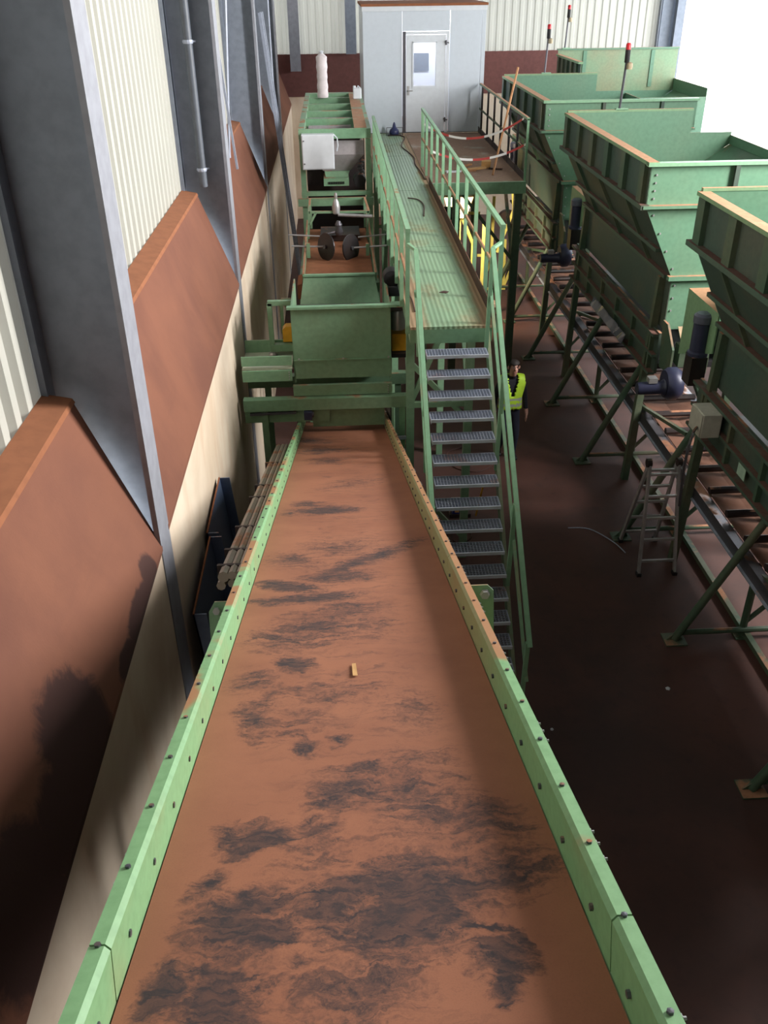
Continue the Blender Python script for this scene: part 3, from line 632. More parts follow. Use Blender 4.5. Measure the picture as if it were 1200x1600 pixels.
for i in range(1, NT):
    c = inst(tr, t, (sxo(i), Y1-GOI*i, Z1-RIS*i)); n2 = no.copy(); C.objects.link(n2); n2.parent = c
dn = Vector((0, -GOI, -RIS)).normalized(); nrm = Vector((0, RIS, -GOI)).normalized()
L = (Z1+.2)/(-dn.z)
for sg, x in ((-1, .86), (1, 1.57)):
    p = Vector((x, 9.28, ZP-.03)); q = p+dn*((p.z-.0)/(-dn.z))
    pts = [p+Vector((0, 0, 0)), p+Vector((0, 0, -.22)), q+Vector((0, .19, .0)), q+Vector((0, -.02, .0))]
    MB().prism(pts, (sg*.035, 0, 0)).build('stringer', GD, t)
    xr = x+(.012 if sg > 0 else -.075)
    tp = Vector((xr, 9.2, ZP+.86)); bt = Vector((xr+(.05 if sg > 0 else .02), 6.35, ZP+.86-2.85*RIS/GOI))
    MB().bar(tp, bt, .045, .04).build('handrail', GR, t)
    kp = tp-Vector((0, 0, .42)); kb = bt-Vector((0, 0, .42)); MB().bar(kp, kb, .03, .03).build('knee_rail', G, t)
    for f in (.02, .34, .66, .985):
        a = tp.lerp(bt, f); zs = ZP-.03-(9.28-a.y)*RIS/GOI-.1
        MB().bar((a.x-sg*.03, a.y, max(zs, 0.02)), (a.x-sg*.01, a.y, a.z-.02), .04).build('rail_post', GR, t)
    MB().bar(tp, (1.70 if sg > 0 else .715, 9.36, ZP+.88), .03).build('rail_link', GR, t)
    MB().box((x-.06+sg*.0175, q.y-.05, 0), (x+.06+sg*.0175, q.y+.22, .012)).build('foot_plate', G, t)
# ------------------------------------------------------------------ side platform
t = thing('side_platform', (2.6, 20, 0), 'dusty steel side platform with railing between the walkway and the hoppers', 'platform')
MB().box((1.68, 17.0, ZP-.03), (3.45, 23.0, ZP-.002)).build('deck', PLATM, t)
MB().box((1.69, 16.96, ZP-.21), (3.47, 17.02, ZP-.0)).build('edge_beam', G, t)
MB().box((3.42, 17.0, ZP-.21), (3.48, 23.0, ZP-.031)).build('edge_beam', G, t)
MB().box((1.75, 22.9, ZP-.21), (3.42, 22.97, ZP-.031)).build('edge_beam', G, t)
MB().box((3.44, 17.1, ZP), (3.455, 23.0, ZP+.12)).build('toe_board', DARK, t)
for x in (2.2, 3.35):
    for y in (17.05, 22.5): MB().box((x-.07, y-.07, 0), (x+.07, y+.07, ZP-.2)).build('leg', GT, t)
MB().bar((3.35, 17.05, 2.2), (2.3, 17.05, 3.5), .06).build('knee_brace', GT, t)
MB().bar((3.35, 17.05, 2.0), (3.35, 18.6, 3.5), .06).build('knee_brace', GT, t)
for y in (17.06, 18.0, 18.9, 19.9, 20.8, 21.7, 22.6): MB().box((3.435, y-.02, ZP), (3.475, y+.02, ZP+1.05)).build('rail_post', G if y < 17.5 else DARK, t)
MB().box((3.43, 17.04, ZP+1.03), (3.48, 22.95, ZP+1.07)).build('top_rail', GD, t)
MB().box((3.445, 17.1, ZP+.5), (3.465, 22.95, ZP+.54)).build('knee_rail', GT, t)
# ------------------------------------------------------------------ control cabin
XC0, XC1, YC, ZC = .71, 3.55, 23.1, 6.36
t = thing('control_cabin', (2.1, 24.5, ZP), 'pale grey panelled control cabin at the end of the walkway', 'cabin')
seams = [XC0, 1.62, 2.72, XC1-.1, XC1]
for i, (a, b) in enumerate(zip(seams[:-1], seams[1:])):
    if i == 1:
        MB().box((a+.004, YC, 5.86), (b-.004, YC+.06, ZC-.1)).build('front_panel', CABW, t, bevel=.003)
    else: MB().box((a+.004, YC, ZP+.002), (b-.004, YC+.06, ZC-.1)).build('front_panel', CABW, t, bevel=.003)
MB().box((XC0-.01, YC-.015, ZC-.1), (XC1+.01, YC+.06, ZC)).build('cornice', WHITE, t)
MB().box((XC0, YC+.06, ZP+.002), (XC0+.06, 25.9, ZC)).build('side_wall', CABW, t)
MB().box((XC1-.06, YC+.06, ZP+.002), (XC1, 25.9, ZC)).build('side_wall', CABW, t)
MB().box((XC0, 25.84, ZP+.002), (XC1, 25.9, ZC)).build('rear_wall', CABW, t)
MB().box((XC0-.03, YC-.03, ZC), (XC1+.03, 25.95, ZC+.05)).build('roof', CAPM, t)
MB().box((XC0+.06, YC+.06, ZP-.02), (XC1-.06, 25.84, ZP+.02)).build('cabin_floor', STEEL, t)
MB().box((1.63, YC-.02, ZP+.002), (1.70, YC+.05, 5.85)).build('door_frame', STEEL, t)
MB().box((2.64, YC-.02, ZP+.002), (2.71, YC+.05, 5.85)).build('door_frame', WHITE, t)
MB().box((1.70, YC-.02, 5.79), (2.64, YC+.05, 5.85)).build('door_frame', WHITE, t)
d = MB().box((1.71, YC-.005, ZP+.012), (1.88, YC+.04, 5.78)).box((2.40, YC-.005, ZP+.012), (2.63, YC+.04, 5.78)).box((1.88, YC-.005, ZP+.012), (2.40, YC+.04, 4.72)).box((1.88, YC-.005, 5.62), (2.40, YC+.04, 5.78)).build('door', WHITE, t)
MB().box((1.88, YC+.01, 4.72), (2.40, YC+.02, 5.62)).build('window_pane', GLASS, d)
MB().box((1.85, YC-.02, 4.70), (1.88, YC-.005, 5.64)).box((2.40, YC-.02, 4.70), (2.43, YC-.005, 5.64)).box((1.85, YC-.02, 5.62), (2.43, YC-.005, 5.65)).box((1.85, YC-.02, 4.66), (2.43, YC-.005, 4.71)).build('window_frame', WHITE, d)
MB().tube((1.76, YC-.06, 4.62), (1.76, YC, 4.62), .012, 8).tube((1.76, YC-.06, 4.62), (1.86, YC-.06, 4.62), .012, 8).box((1.735, YC-.02, 4.52), (1.785, YC-.005, 4.72)).build('handle', ALU, d)
for z in (5.62, 3.98): MB().tube((2.64, YC-.03, z-.05), (2.64, YC-.03, z+.05), .02, 8).bar((2.60, YC-.03, z+.02), (2.70, YC-.04, z-.01), .02).build('hinge', STEEL, d)
# what shows through the pane: a slate cupboard on the white rear wall
MB().box((2.12, 25.80, 4.8), (2.5, 25.835, 5.22)).build('inner_cupboard', plain('slate_cupboard', lin(96, 108, 124), .5), t)
ld = bpy.data.lights.new('cabin_fill_lamp', 'POINT'); ld.energy = 200; ld.shadow_soft_size = .2  # unseen lamp, added to brighten the room behind the door pane
lo = bpy.data.objects.new('cabin_fill_lamp', ld); C.objects.link(lo); lo.location = (2.4, 24.6, 6.1)
t2 = thing('added_ceiling_lamp', (2.4, 24.6, 6.25), 'added, unseen tube lamp on the ceiling inside the cabin', 'lamp')
MB().box((1.9, 24.55, 6.29), (2.9, 24.65, 6.355)).build('lamp_body', WHITE, t2)

# ------------------------------------------------------------------ small things on the deck
t = thing('blue_pump', (1.38, 22.7, ZP), 'small dark blue pump with carrying frame by the cabin wall', 'pump')
MB().box((1.24, 22.6, ZP), (1.56, 22.84, ZP+.025)).build('base', DARK, t)
MB().lathe((1.4, 22.72, ZP+.03), [(.11, 0), (.12, .05), (.1, .1), (.05, .14), (.03, .22), (.01, .26)], 12).build('body', plain('navy_paint', lin(46, 52, 96), .4), t, True)
for x in (1.22, 1.6): MB().bar((x, 22.72, ZP), (x, 22.72, ZP+.17), .014).bar((x, 22.72, ZP+.17), (1.41, 22.72, ZP+.17), .012).build('carry_handle', STEEL, t)
rnd = random.Random(3)
pts = [(1.5, 22.62, ZP+.012), (1.62, 22.3, ZP+.012), (1.52, 21.6, ZP+.012), (1.46, 21.0, ZP+.012), (1.55, 20.3, ZP+.012), (1.62, 19.6, ZP+.012), (1.58, 18.9, ZP+.012), (1.62, 18.1, ZP+.012), (1.64, 17.3, ZP+.012)]
def smooth(pts, n=5):
    out = []
    for i in range(len(pts)-1):
        p0, p1, p2, p3 = (Vector(pts[max(0, min(len(pts)-1, j))]) for j in (i-1, i, i+1, i+2))
        for k in range(n):
            s = k/n; out.append(.5*((2*p1)+(p2-p0)*s+(2*p0-5*p1+4*p2-p3)*s*s+(3*p1-p0-3*p2+p3)*s**3))
    return out+[Vector(pts[-1])]
CORD = plain('brown_cord', lin(70, 40, 34), .6)
tag(MB().path(smooth(pts), .012).build('power_cord', CORD), 'dark brown power cord snaking along the deck from the pump', 'cord')
tag(MB().path(smooth([(1.2, 15.75, ZP+.012), (1.36, 15.6, ZP+.012), (1.42, 15.2, ZP+.012), (1.38, 14.7, ZP+.012), (1.35, 14.4, ZP+.012)]), .01).build('power_cord', CORD), 'short loop of dark cord lying in the middle of the walkway', 'cord')
tag(MB().path(smooth([(.79, 11.9, ZP+.01), (.80, 11.2, ZP+.01), (.80, 10.6, ZP+.01), (.83, 10.2, ZP+.01), (.83, 9.8, ZP+.01)]), .008).build('power_cord', CORD), 'dark cord running along the left edge of the walkway', 'cord')
tag(MB().prism([(1.18, 10.5, ZP), (1.26, 10.46, ZP), (1.3, 10.52, ZP), (1.24, 10.56, ZP)], (0, 0, .006)).build('dirt_flake', CORD), 'small brown flake lying near the top of the stairs', 'flake')
k = 0
for (x, y, a, l, w, lab) in ((2.75, 18.25, .5, .4, .12, 'pale board offcut leaning in the debris'), (2.95, 18.45, 1.4, .2, .18, 'square wood block in the debris'), (2.45, 18.05, .1, .5, .06, 'long thin lath in the debris'), (3.1, 18.2, -.4, .26, .08, 'dark splinter at the right of the debris'), (2.6, 18.6, .9, .3, .05, 'short stick behind the debris'), (2.25, 18.0, .2, .3, .1, 'white scrap at the left of the debris')):
    c, s = math.cos(a), math.sin(a); P4 = [(x+c*u*l-s*v*w, y+s*u*l+c*v*w, ZP+.002+.0*u) for u, v in ((-.5, -.5), (.5, -.5), (.5, .5), (-.5, .5))]
    tag(MB().prism(P4, (0, 0, .03 if k != 1 else .12)).build('wood_offcut', (WOOD, WOOD, RUST, DARK, RUST, WHITE)[k]), lab+' on the side platform', 'offcut', 'debris on the side platform'); k += 1
def tape(a, b, sag, label):
    a, b = Vector(a), Vector(b); n = 18; vs = []; fs = []
    for i in range(n+1):
        f = i/n; p = a.lerp(b, f)-Vector((0, 0, sag*4*f*(1-f))); vs += [p-Vector((0, 0, .02)), p+Vector((0, .004, .02)), p+Vector((0, .006, .02)), p+Vector((0, .003, -.02))]
    for i in range(n):
        for j in range(4): fs.append((i*4+j, i*4+(j+1) % 4, i*4+4+(j+1) % 4, i*4+4+j))
    tag(MB().add(vs, fs).build('barrier_tape', TAPE), label, 'barrier tape')
tape((1.72, 18.5, 4.5), (3.44, 17.4, 4.72), .3, 'red and white barrier tape strung across the platform, upper one')
tape((1.72, 17.0, 4.25), (3.44, 17.1, 4.32), .2, 'red and white barrier tape strung across the platform, lower one')
tag(MB().bar((2.95, 17.6, ZP+.01), (3.5, 18.6, 5.45), .03).build('leaning_pole', RUST), 'thin rusty pole leaning over the platform railing', 'pole')

# ------------------------------------------------------------------ ore hoppers on the right
HX, HD, HW = 4.1, 4.78, 3.0
RIMM = paint('dusted_rim', lin(126, 160, 122), 1.0, .1, .6, 0, lin(186, 136, 102))
LEDGE = paint('dusted_ledge_shaded', lin(70, 92, 78), .8, .15, .6, 0, lin(104, 68, 58))  # paint and dust both darkened to carry the shade on the ledges
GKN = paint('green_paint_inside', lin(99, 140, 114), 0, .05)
HPAN = paint('hopper_side_shaded', lin(60, 80, 71), .4, .1, .6)  # same green made darker, shade of the left-facing sides painted in
def make_hopper(label):
    t = thing('ore_hopper', (HX, 0, 0), label, 'hopper', 'row of green ore hoppers')
    x0, x1 = HX, HX+HW; y0, y1 = 0, HD; zt, zm, zl, zb = 4.82, 4.3, 3.33, 2.58; a0, a1 = HX+.5, HX+1.55
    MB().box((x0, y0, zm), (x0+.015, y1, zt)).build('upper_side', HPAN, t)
    MB().box((x0, y0, zm), (x1, y0+.015, zt)).build('upper_front', GK, t)
    MB().box((x0, y1-.015, zm), (x0+2.25, y1, zt+.05)).build('upper_back', GK, t)
    MB().box((x0+2.25, y1-.015, zm), (x1, y1, zm+.2)).build('upper_back', GK, t)
    MB().box((x1-.015, y0, zm), (x1, y1, zm+.15)).build('upper_side', GK, t)
    MB().box((x0-.05, y0-.05, zt), (x0+.09, y1+.02, zt+.045)).build('rim_bar', RIMM, t)
    MB().box((x0-.05, y0-.06, zt-.01), (x1+.02, y0+.05, zt+.035)).build('rim_bar', GR, t)
    MB().box((x0, y1-.02, zt+.045), (x0+2.25, y1+.04, zt+.08)).build('rim_bar', RIMM, t)
    for k in range(6):
        y = y0+.18+k*(HD-.36)/5; w = .1
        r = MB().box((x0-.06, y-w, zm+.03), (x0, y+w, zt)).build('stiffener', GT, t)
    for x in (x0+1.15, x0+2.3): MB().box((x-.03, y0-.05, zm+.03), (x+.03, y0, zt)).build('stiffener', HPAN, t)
    MB().box((x0-.09, y0-.08, zm-.03), (x0+.02, y1+.02, zm+.03)).build('mid_flange', LEDGE, t)
    MB().box((x0-.06, y0-.09, zm-.02), (x1, y0+.0, zm+.02)).build('mid_flange', GK, t)
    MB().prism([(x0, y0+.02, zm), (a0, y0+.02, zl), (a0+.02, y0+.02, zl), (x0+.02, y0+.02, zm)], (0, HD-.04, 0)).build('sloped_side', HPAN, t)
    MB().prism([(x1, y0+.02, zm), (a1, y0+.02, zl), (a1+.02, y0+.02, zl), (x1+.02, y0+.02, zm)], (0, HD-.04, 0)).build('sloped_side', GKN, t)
    for y, nm in ((y0, 'front_plate'), (y1-.015, 'back_plate')):
        MB().prism([(x0, y, zm), (x1, y, zm), (a1, y, zl), (a0, y, zl)], (0, .015, 0)).build(nm, GK, t)
        MB().prism([(a0, y, zl), (a1, y, zl), (a1, y, zb), (a0+.02, y, zb)], (0, .015, 0)).build(nm, GK, t)
    MB().box((a0-.06, y0-.07, zl-.03), (a1, y0+.02, zl+.03)).build('lower_flange', GK, t)
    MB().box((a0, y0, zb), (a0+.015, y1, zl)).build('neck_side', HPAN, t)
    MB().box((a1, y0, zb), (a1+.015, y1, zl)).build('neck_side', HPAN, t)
    for f, dd in ((.62, .05), (1.0, .07)):
        x = x0+(a0-x0)*f; z = zm+(zl-zm)*f; MB().box((x-dd-.02, y0+.05, z-.025), (x+.02, y1-.05, z+.025)).build('ledge', LEDGE, t)
    for k in range(3):
        y = y0+.9+k*1.5; MB().bar((x0-.02, y, zm), (a0-.02, y, zl), .06, .05, up=(0, 1, 0)).build('slope_rib', GT, t)
    mb = MB()
    for k in range(4):
        for q in (mb.lathe((x0+.09+.0*k, y0-.006, zm+.1+.1*k), [(0, -.01), (.014, -.01), (.014, .006)], 6, 'Y'),): pass
        f = .12+.25*k; mb.lathe((x0+.06+(a0-x0)*f, y0-.006, zm+(zl-zm)*f), [(0, -.01), (.014, -.01), (.014, .006)], 6, 'Y')
        mb.lathe((a0+.06, y0-.006, zb+.1+.18*k), [(0, -.01), (.014, -.01), (.014, .006)], 6, 'Y')
    mb.build('bolt_heads', ALU, t, kind='stuff')
    # discharge feeder under the neck
    MB().box((a0-.08, y0-.1, 1.95), (a0-.04, y1+.1, 2.56)).build('feeder_side', HPAN, t)
    MB().box((a1+.04, y0-.1, 1.95), (a1+.08, y1+.1, 2.56)).build('feeder_side', HPAN, t)
    MB().box((a0-.04, y0, 1.98), (a1+.04, y1, 2.06)).build('feeder_belt', BLACK, t)
    for z, d in ((2.52, .09), (2.22, .07), (1.95, .09)): MB().box((a0-.08-d, y0-.1, z-.02), (a0-.07, y1+.1, z+.02)).build('ledge', LEDGE, t)
    for k in range(6):
        y = y0+.1+k*.9; MB().box((a0-.14, y-.03, 1.97), (a0-.08, y+.03, 2.5)).build('stiffener', GT, t)
    for x, xf in ((a0-.02, a0-.14), (a1+.1, a1+.3)):
        for y in (y0+.25, y1-.25): MB().bar((xf-.02, y, 0), (x-.02, y, zl-.05), .1, up=(0, 1, 0)).build('leg', GT, t)
    # head of the feeder: hood, gearbox and two motors
    hx = a0+.1
    MB().prism([(hx, y0-.28, 2.72), (hx+.3, y0-.28, 2.72), (hx+.3, y0-.55, 2.52), (hx, y0-.55, 2.52)], (0, 0, -.02)).build('chute_hood', GD, t)
    MB().prism([(hx-.16, y0-.3, 2.76), (hx-.16, y0-.62, 2.5), (hx-.16, y0-.62, 2.15), (hx-.16, y0-.2, 2.1), (hx-.16, y0-.1, 2.76)], (.03, 0, 0)).build('chute_cheek', GT, t)
    MB().prism([(hx+.34, y0-.3, 2.76), (hx+.34, y0-.62, 2.5), (hx+.34, y0-.62, 2.15), (hx+.34, y0-.2, 2.1), (hx+.34, y0-.1, 2.76)], (.03, 0, 0)).build('chute_cheek', GT, t)
    MB().box((hx, y0-.5, 2.2), (hx+.32, y0-.3, 2.5)).build('chute_front', GT, t)
    MB().lathe((hx-.14, y0-.74, 2.06), [(0, -.11), (.19, -.11), (.23, -.05), (.23, .05), (.19, .11), (0, .11)], 18, 'X').build('gear_housing', MOTOR, t, True)
    MB().lathe((hx-.4, y0-.78, 2.02), [(0, -.24), (.08, -.24), (.09, -.2), (.09, .1), (.12, .14), (0, .16)], 14, 'X').build('drive_motor', MOTOR, t, True)
    MB().box((hx-.5, y0-.84, 2.11), (hx-.38, y0-.72, 2.18)).build('terminal_box', ALU, t)
    # vertical motor and cover at the rear end
    MB().box((a0-.02, y1+.05, 3.38), (a0+.5, y1+1.1, 3.41)).prism([(a0-.02, y1+.05, 3.38), (a0-.02, y1+1.1, 3.38), (a0-.02, y1+1.1, 2.5), (a0-.02, y1+.05, 2.9)], (.02, 0, 0)).build('drive_cover', RIMM, t)
    vm = MB().lathe((a0-.08, y1+.34, 2.78), [(.0, 0), (.13, 0), (.13, .04), (.105, .06), (.105, .42), (.0, .42)], 18).build('vertical_motor', MOTOR, t, True)
    MB().lathe((a0-.08, y1+.34, 3.2), [(.0, 0), (.118, .01), (.118, .1), (.085, .13), (0, .135)], 18).build('fan_cowl', plain('motor_cowl_grey', lin(96, 98, 116), .4), vm, True)
    MB().box((a0-.18, y1+.22, 2.4), (a0+.02, y1+.46, 2.78)).build('gearbox', DARK, t)
    return t
h2 = make_hopper('green ore hopper with ribbed side, second from the front of the row')
h2.location.y = 12.07
h3 = copy_tree(h2); h3.location.y = 5.45; h3['label'] = 'nearest green ore hopper, cut off by the right edge of the picture'
h1 = copy_tree(h2); h1.location.y = 18.7; h1['label'] = 'third green ore hopper from the front, beside the side platform'
t = thing('ore_hopper', (6.2, 27.2, 0), 'farthest green ore hopper with a high back board, set back by the gate', 'hopper', 'row of green ore hoppers')
x0, x1, y0, y1 = 6.2, 9.55, 24.6, 27.2
MB().box((x0, y1-.02, 4.1), (x1, y1, 5.14)).build('upper_back', paint('dusty_back_board', lin(128, 156, 122), .3, .3), t)
for x in (6.95, 8.85): MB().box((x-.05, y1-.05, 4.2), (x+.05, y1-.02, 5.12)).build('stiffener', GK, t)
MB().box((x0-.03, y1-.05, 5.14), (x1+.03, y1+.03, 5.18)).build('rim_bar', GK, t)
MB().box((x0, y0, 4.1), (x0+.015, y1-.02, 5.0)).build('upper_side', HPAN, t)
MB().box((x0-.05, y0, 5.0), (x0+.07, y1-.02, 5.05)).build('rim_bar', RIMM, t)
for k in range(5): MB().box((x0-.06, y0+.2+.5*k, 4.2), (x0, y0+.36+.5*k, 5.0)).build('stiffener', GT, t)
MB().box((x1-.015, y0, 4.1), (x1, y1-.02, 4.4)).build('upper_side', GK, t)
MB().box((x0, y0, 3.3), (x1, y0+.015, 4.2)).build('upper_front', GK, t)
MB().prism([(x0, y0+.02, 4.1), (x0+.7, y0+.02, 3.2), (x0+.72, y0+.02, 3.2), (x0+.02, y0+.02, 4.1)], (0, y1-y0-.05, 0)).build('sloped_side', HPAN, t)
MB().prism([(x1, y0+.02, 4.1), (x1-1.4, y0+.02, 3.2), (x1-1.38, y0+.02, 3.2), (x1+.02, y0+.02, 4.1)], (0, y1-y0-.05, 0)).build('sloped_side', GKN, t)
MB().prism([(x0, y1-.02, 4.1), (x1, y1-.02, 4.1), (x1-1.4, y1-.02, 3.2), (x0+.7, y1-.02, 3.2)], (0, .02, 0)).build('back_plate', GK, t)
MB().box((x0+.65, y0, 2.5), (x1-1.35, y1, 3.2)).build('neck', HPAN, t)
for x in (x0+.7, x1-1.4):
    for y in (y0+.1, y1-.1): MB().box((x-.06, y-.06, 0), (x+.06, y+.06, 2.5)).build('leg', GT, t)
for (x, y, z, lab) in ((5.05, 16.87, 4.92, 'red and black signal beacon on a pole over the second hopper'), (5.1, 23.5, 4.92, 'red and black signal beacon on a pole over the third hopper'), (6.4, 27.16, 5.2, 'farthest red and black signal beacon by the bright gate')):
    t = thing('signal_beacon', (x, y, z), lab, 'beacon', 'signal beacons on the hoppers')
    MB().box((x-.1, y-.04, z-.03), (x+.12, y+.03, z-.0)).build('foot', GR, t)
    MB().tube((x-.03, y, z-.02), (x, y, z+.72), .022, 8).build('pole', STEEL, t, True)
    MB().lathe((x+.005, y, z+.72), [(.04, 0), (.045, .01), (.045, .2), (.04, .2)], 12).build('lamp_stack', BLACK, t, True)
    MB().lathe((x+.005, y, z+.92), [(.046, 0), (.046, .08), (.03, .1), (0, .1)], 12).build('red_lens', plain('red_lens_%d' % int(y), lin(200, 30, 40), .3), t, True)
    MB().lathe((x+.05, y-.04, z+.66), [(.05, -.04), (.055, 0), (.05, .05), (.02, .07)], 10).build('horn', plain('beige_horn_%d' % int(y), lin(176, 160, 130), .5), t, True)
t = thing('junction_box', (4.45, 9.6, 2.2), 'pale junction box on the side of the nearest hopper feeder', 'junction box')
MB().box((4.22, 9.35, 2.2), (4.45, 9.72, 2.5)).build('body', plain('beige_box', lin(196, 190, 178), .5), t, bevel=.01)
MB().box((4.205, 9.36, 2.21), (4.22, 9.71, 2.49)).build('lid', plain('beige_lid', lin(190, 184, 172), .5), t)
t = MB().box((4.455, 8.55, 2.05), (4.46, 8.75, 2.2)).build('warning_sticker', plain('pale_sticker', lin(170, 196, 176), .5)); tag(t, 'small pale sticker on the nearest hopper feeder', 'sticker')
MB().path(smooth([(4.3, 9.6, 2.25), (4.1, 9.3, 2.3), (4.05, 9.25, 1.9), (4.1, 9.3, 1.3)]), .018).build('hanging_cable', STEEL)
tag(bpy.data.objects['hanging_cable'], 'grey cable looping down from the pale junction box', 'cable')
t = thing('foil_sheet', (4.3, 14.5, 2.1), 'shiny crumpled plastic sheet hung on the second hopper feeder', 'plastic sheet')
vs = []; fs = []
for i in range(13):
    for j in range(2): vs.append((4.36+.02*rnd.random()-.05*j, 13.0+i*.16, 2.16-.14*j+.012*rnd.random()))
fs = [(i*2, i*2+2, i*2+3, i*2+1) for i in range(12)]
mb = MB().add(vs, fs); mb.add([Vector(v)+Vector((.012, 0, .004)) for v in vs], fs); mb.build('film', plain('dark_film', lin(120, 124, 140), .12, .5), t)

# ------------------------------------------------------------------ collecting conveyor on trestles below the hoppers
t = thing('collecting_conveyor', (5.0, 14, 0), 'long dark collecting conveyor on trestles below the hoppers', 'conveyor')
for x in (4.6, 5.5):
    MB().bar((x, 3.5, 1.1), (x, 24.0, 1.1), .12, .16).build('side_beam', STEEL, t)
    MB().bar((x-.07, 3.5, 1.02), (x-.07, 24.0, 1.02), .04, .02).build('beam_lip', GALV, t)
idl = MB().tube((0, 0, 0), (.84, 0, 0), .05, 8).build('cover_bar', DARK, t, True, local=True); idl.location = Vector((4.63, 3.9, 1.27))-base(t)
for k in range(1, 35): inst(idl, t, (4.63, 3.9+.58*k, 1.27))
MB().prism([(4.67, 3.5, 1.2), (5.05, 3.5, 1.14), (5.43, 3.5, 1.2), (5.43, 3.5, 1.185), (5.05, 3.5, 1.125), (4.67, 3.5, 1.185)], (0, 20.5, 0)).build('dusty_belt', plain('dusty_rubber', lin(112, 76, 60), .9), t)
for k in range(8):
    y = 5.96+2.33*k
    for sg, xf, xt in ((1, 3.9, 4.62), (-1, 6.25, 5.5)):
        p, q = Vector((xf, y, .02)), Vector((xt+.1*sg, y, 1.75))
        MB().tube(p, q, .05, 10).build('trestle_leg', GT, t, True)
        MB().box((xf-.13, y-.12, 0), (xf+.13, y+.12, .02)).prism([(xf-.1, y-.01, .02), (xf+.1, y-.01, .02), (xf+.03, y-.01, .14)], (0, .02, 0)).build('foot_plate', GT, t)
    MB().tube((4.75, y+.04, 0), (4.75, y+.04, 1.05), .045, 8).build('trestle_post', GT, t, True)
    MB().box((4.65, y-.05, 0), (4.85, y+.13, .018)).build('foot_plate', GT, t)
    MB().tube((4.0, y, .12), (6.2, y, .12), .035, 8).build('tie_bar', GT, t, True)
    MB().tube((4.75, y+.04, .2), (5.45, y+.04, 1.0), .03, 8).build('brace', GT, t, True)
MB().bar((4.78, 4.5, .06), (4.78, 23.5, .06), .07).build('ground_rail', GT, t)
for k in range(4): MB().bar((4.62, 6.0+4.66*k, 1.6), (4.62, 8.2+4.66*k, 1.1), .05).build('long_brace', GT, t)

# ------------------------------------------------------------------ folding ladder
t = thing('folding_ladder', (4.1, 10, 0), 'aluminium folding step ladder standing open on the dark floor', 'ladder')
def lad(x0, x1, yb, xt0, xt1, yt, zt, n, sx):
    f0, f1, t0, t1 = Vector((x0, yb, .03)), Vector((x1, yb, .03)), Vector((xt0, yt, zt)), Vector((xt1, yt, zt))
    for a, b in ((f0, t0), (f1, t1)):
        MB().bar(a, b, .03, .06, up=(0, 1, 0)).build('side_rail', ALU, t)
        MB().box((a.x-.03, a.y-.04, 0), (a.x+.03, a.y+.04, .05)).build('rubber_foot', BLACK, t)
    for k in range(n):
        f = (k+.6)/(n+.1); MB().bar(f0.lerp(t0, f), f1.lerp(t1, f), .035, .03).build('rung', ALU, t)
    return
lad(3.87, 4.36, 9.66, 3.94, 4.32, 10.05, 1.5, 5, 0)
lad(3.86, 4.36, 10.5, 3.945, 4.315, 10.09, 1.5, 5, 0)
for x in (3.93, 4.33): MB().lathe((x, 10.07, 1.5), [(0, -.03), (.06, -.03), (.06, .03), (0, .03)], 12, 'X').build('hinge', DARK, t)
# ladder leaning against the wall far left
t = thing('extension_ladder', (-1.0, 19.2, 0), 'long aluminium extension ladder leaning against the left wall', 'ladder')
for y in (18.95, 19.4):
    MB().bar((-.72, y, 0), (-1.315, y, 6.4), .06, .1, up=(0, 1, 0)).build('side_rail', GALV, t)
for k in range(23):
    f = .03+k*.042; p = Vector((-.72, 18.94, 0)).lerp(Vector((-1.315, 18.94, 6.4)), f)
    MB().tube(p-Vector((0, .03, 0)), p+Vector((0, .47, 0)), .014, 6).build('rung', DARK, t)
# wall conduit beside the ladder
tag(MB().path([(-1.3, 21.5, 9.0), (-1.31, 21.5, 4.7)], .02).build('wall_conduit', GALV), 'thin vertical conduit beyond the leaning ladder', 'conduit')

# ------------------------------------------------------------------ yellow plant and work light below the side platform
t = thing('yellow_screen_frame', (3.6, 22, 0), 'yellow steel machine frame lit by a work light below the platform', 'machine frame')
for p, q in (((3.8, 22.3, .06), (4.2, 22.3, .06)), ((3.4, 22.3, .06), (3.8, 22.3, .06)), ((4.15, 22.3, .06), (4.13, 22.3, 1.3)), ((4.15, 22.3, .1), (4.38, 22.3, .7)), ((3.72, 22.3, .06), (3.5, 22.3, .06)), ((3.45, 22.0, .06), (3.75, 22.0, .85)), ((3.75, 22.0, .85), (3.75, 22.0, 2.4)), ((3.4, 22.0, 1.0), (3.75, 22.0, 1.0)), ((3.8, 21.5, 1.2), (4.15, 21.5, 2.2)), ((4.15, 21.5, 2.2), (4.05, 21.5, 3.0)), ((2.8, 21, .06), (2.8, 21, 2.6)), ((2.4, 21.2, 2.2), (3.3, 21.2, 2.2)), ((2.4, 21.2, 2.2), (3.0, 21.2, 1.2)), ((2.6, 20.6, 2.7), (3.1, 20.8, 1.6)), ((3.1, 20.8, .06), (3.1, 20.8, 1.7)), ((2.3, 20.6, .5), (3.1, 20.6, .06)), ((3.25, 20.2, .06), (3.25, 20.2, 2.2)), ((2.3, 21.6, 1.8), (3.4, 21.6, 2.9))):
    MB().bar(p, q, .065, .055).build('frame_bar', YELL, t)
MB().prism([(2.5, 21.9, 2.9), (3.4, 21.9, 2.9), (3.2, 21.9, 2.2), (2.7, 21.9, 2.2)], (0, .6, 0)).build('chute', plain('ochre_sheet', lin(190, 172, 96), .6), t)
MB().prism([(2.35, 20.3, 2.75), (3.0, 20.3, 2.75), (2.85, 20.3, 2.3), (2.5, 20.3, 2.3)], (0, .3, 0)).build('chute', plain('pale_sheet', lin(206, 186, 150), .6), t)
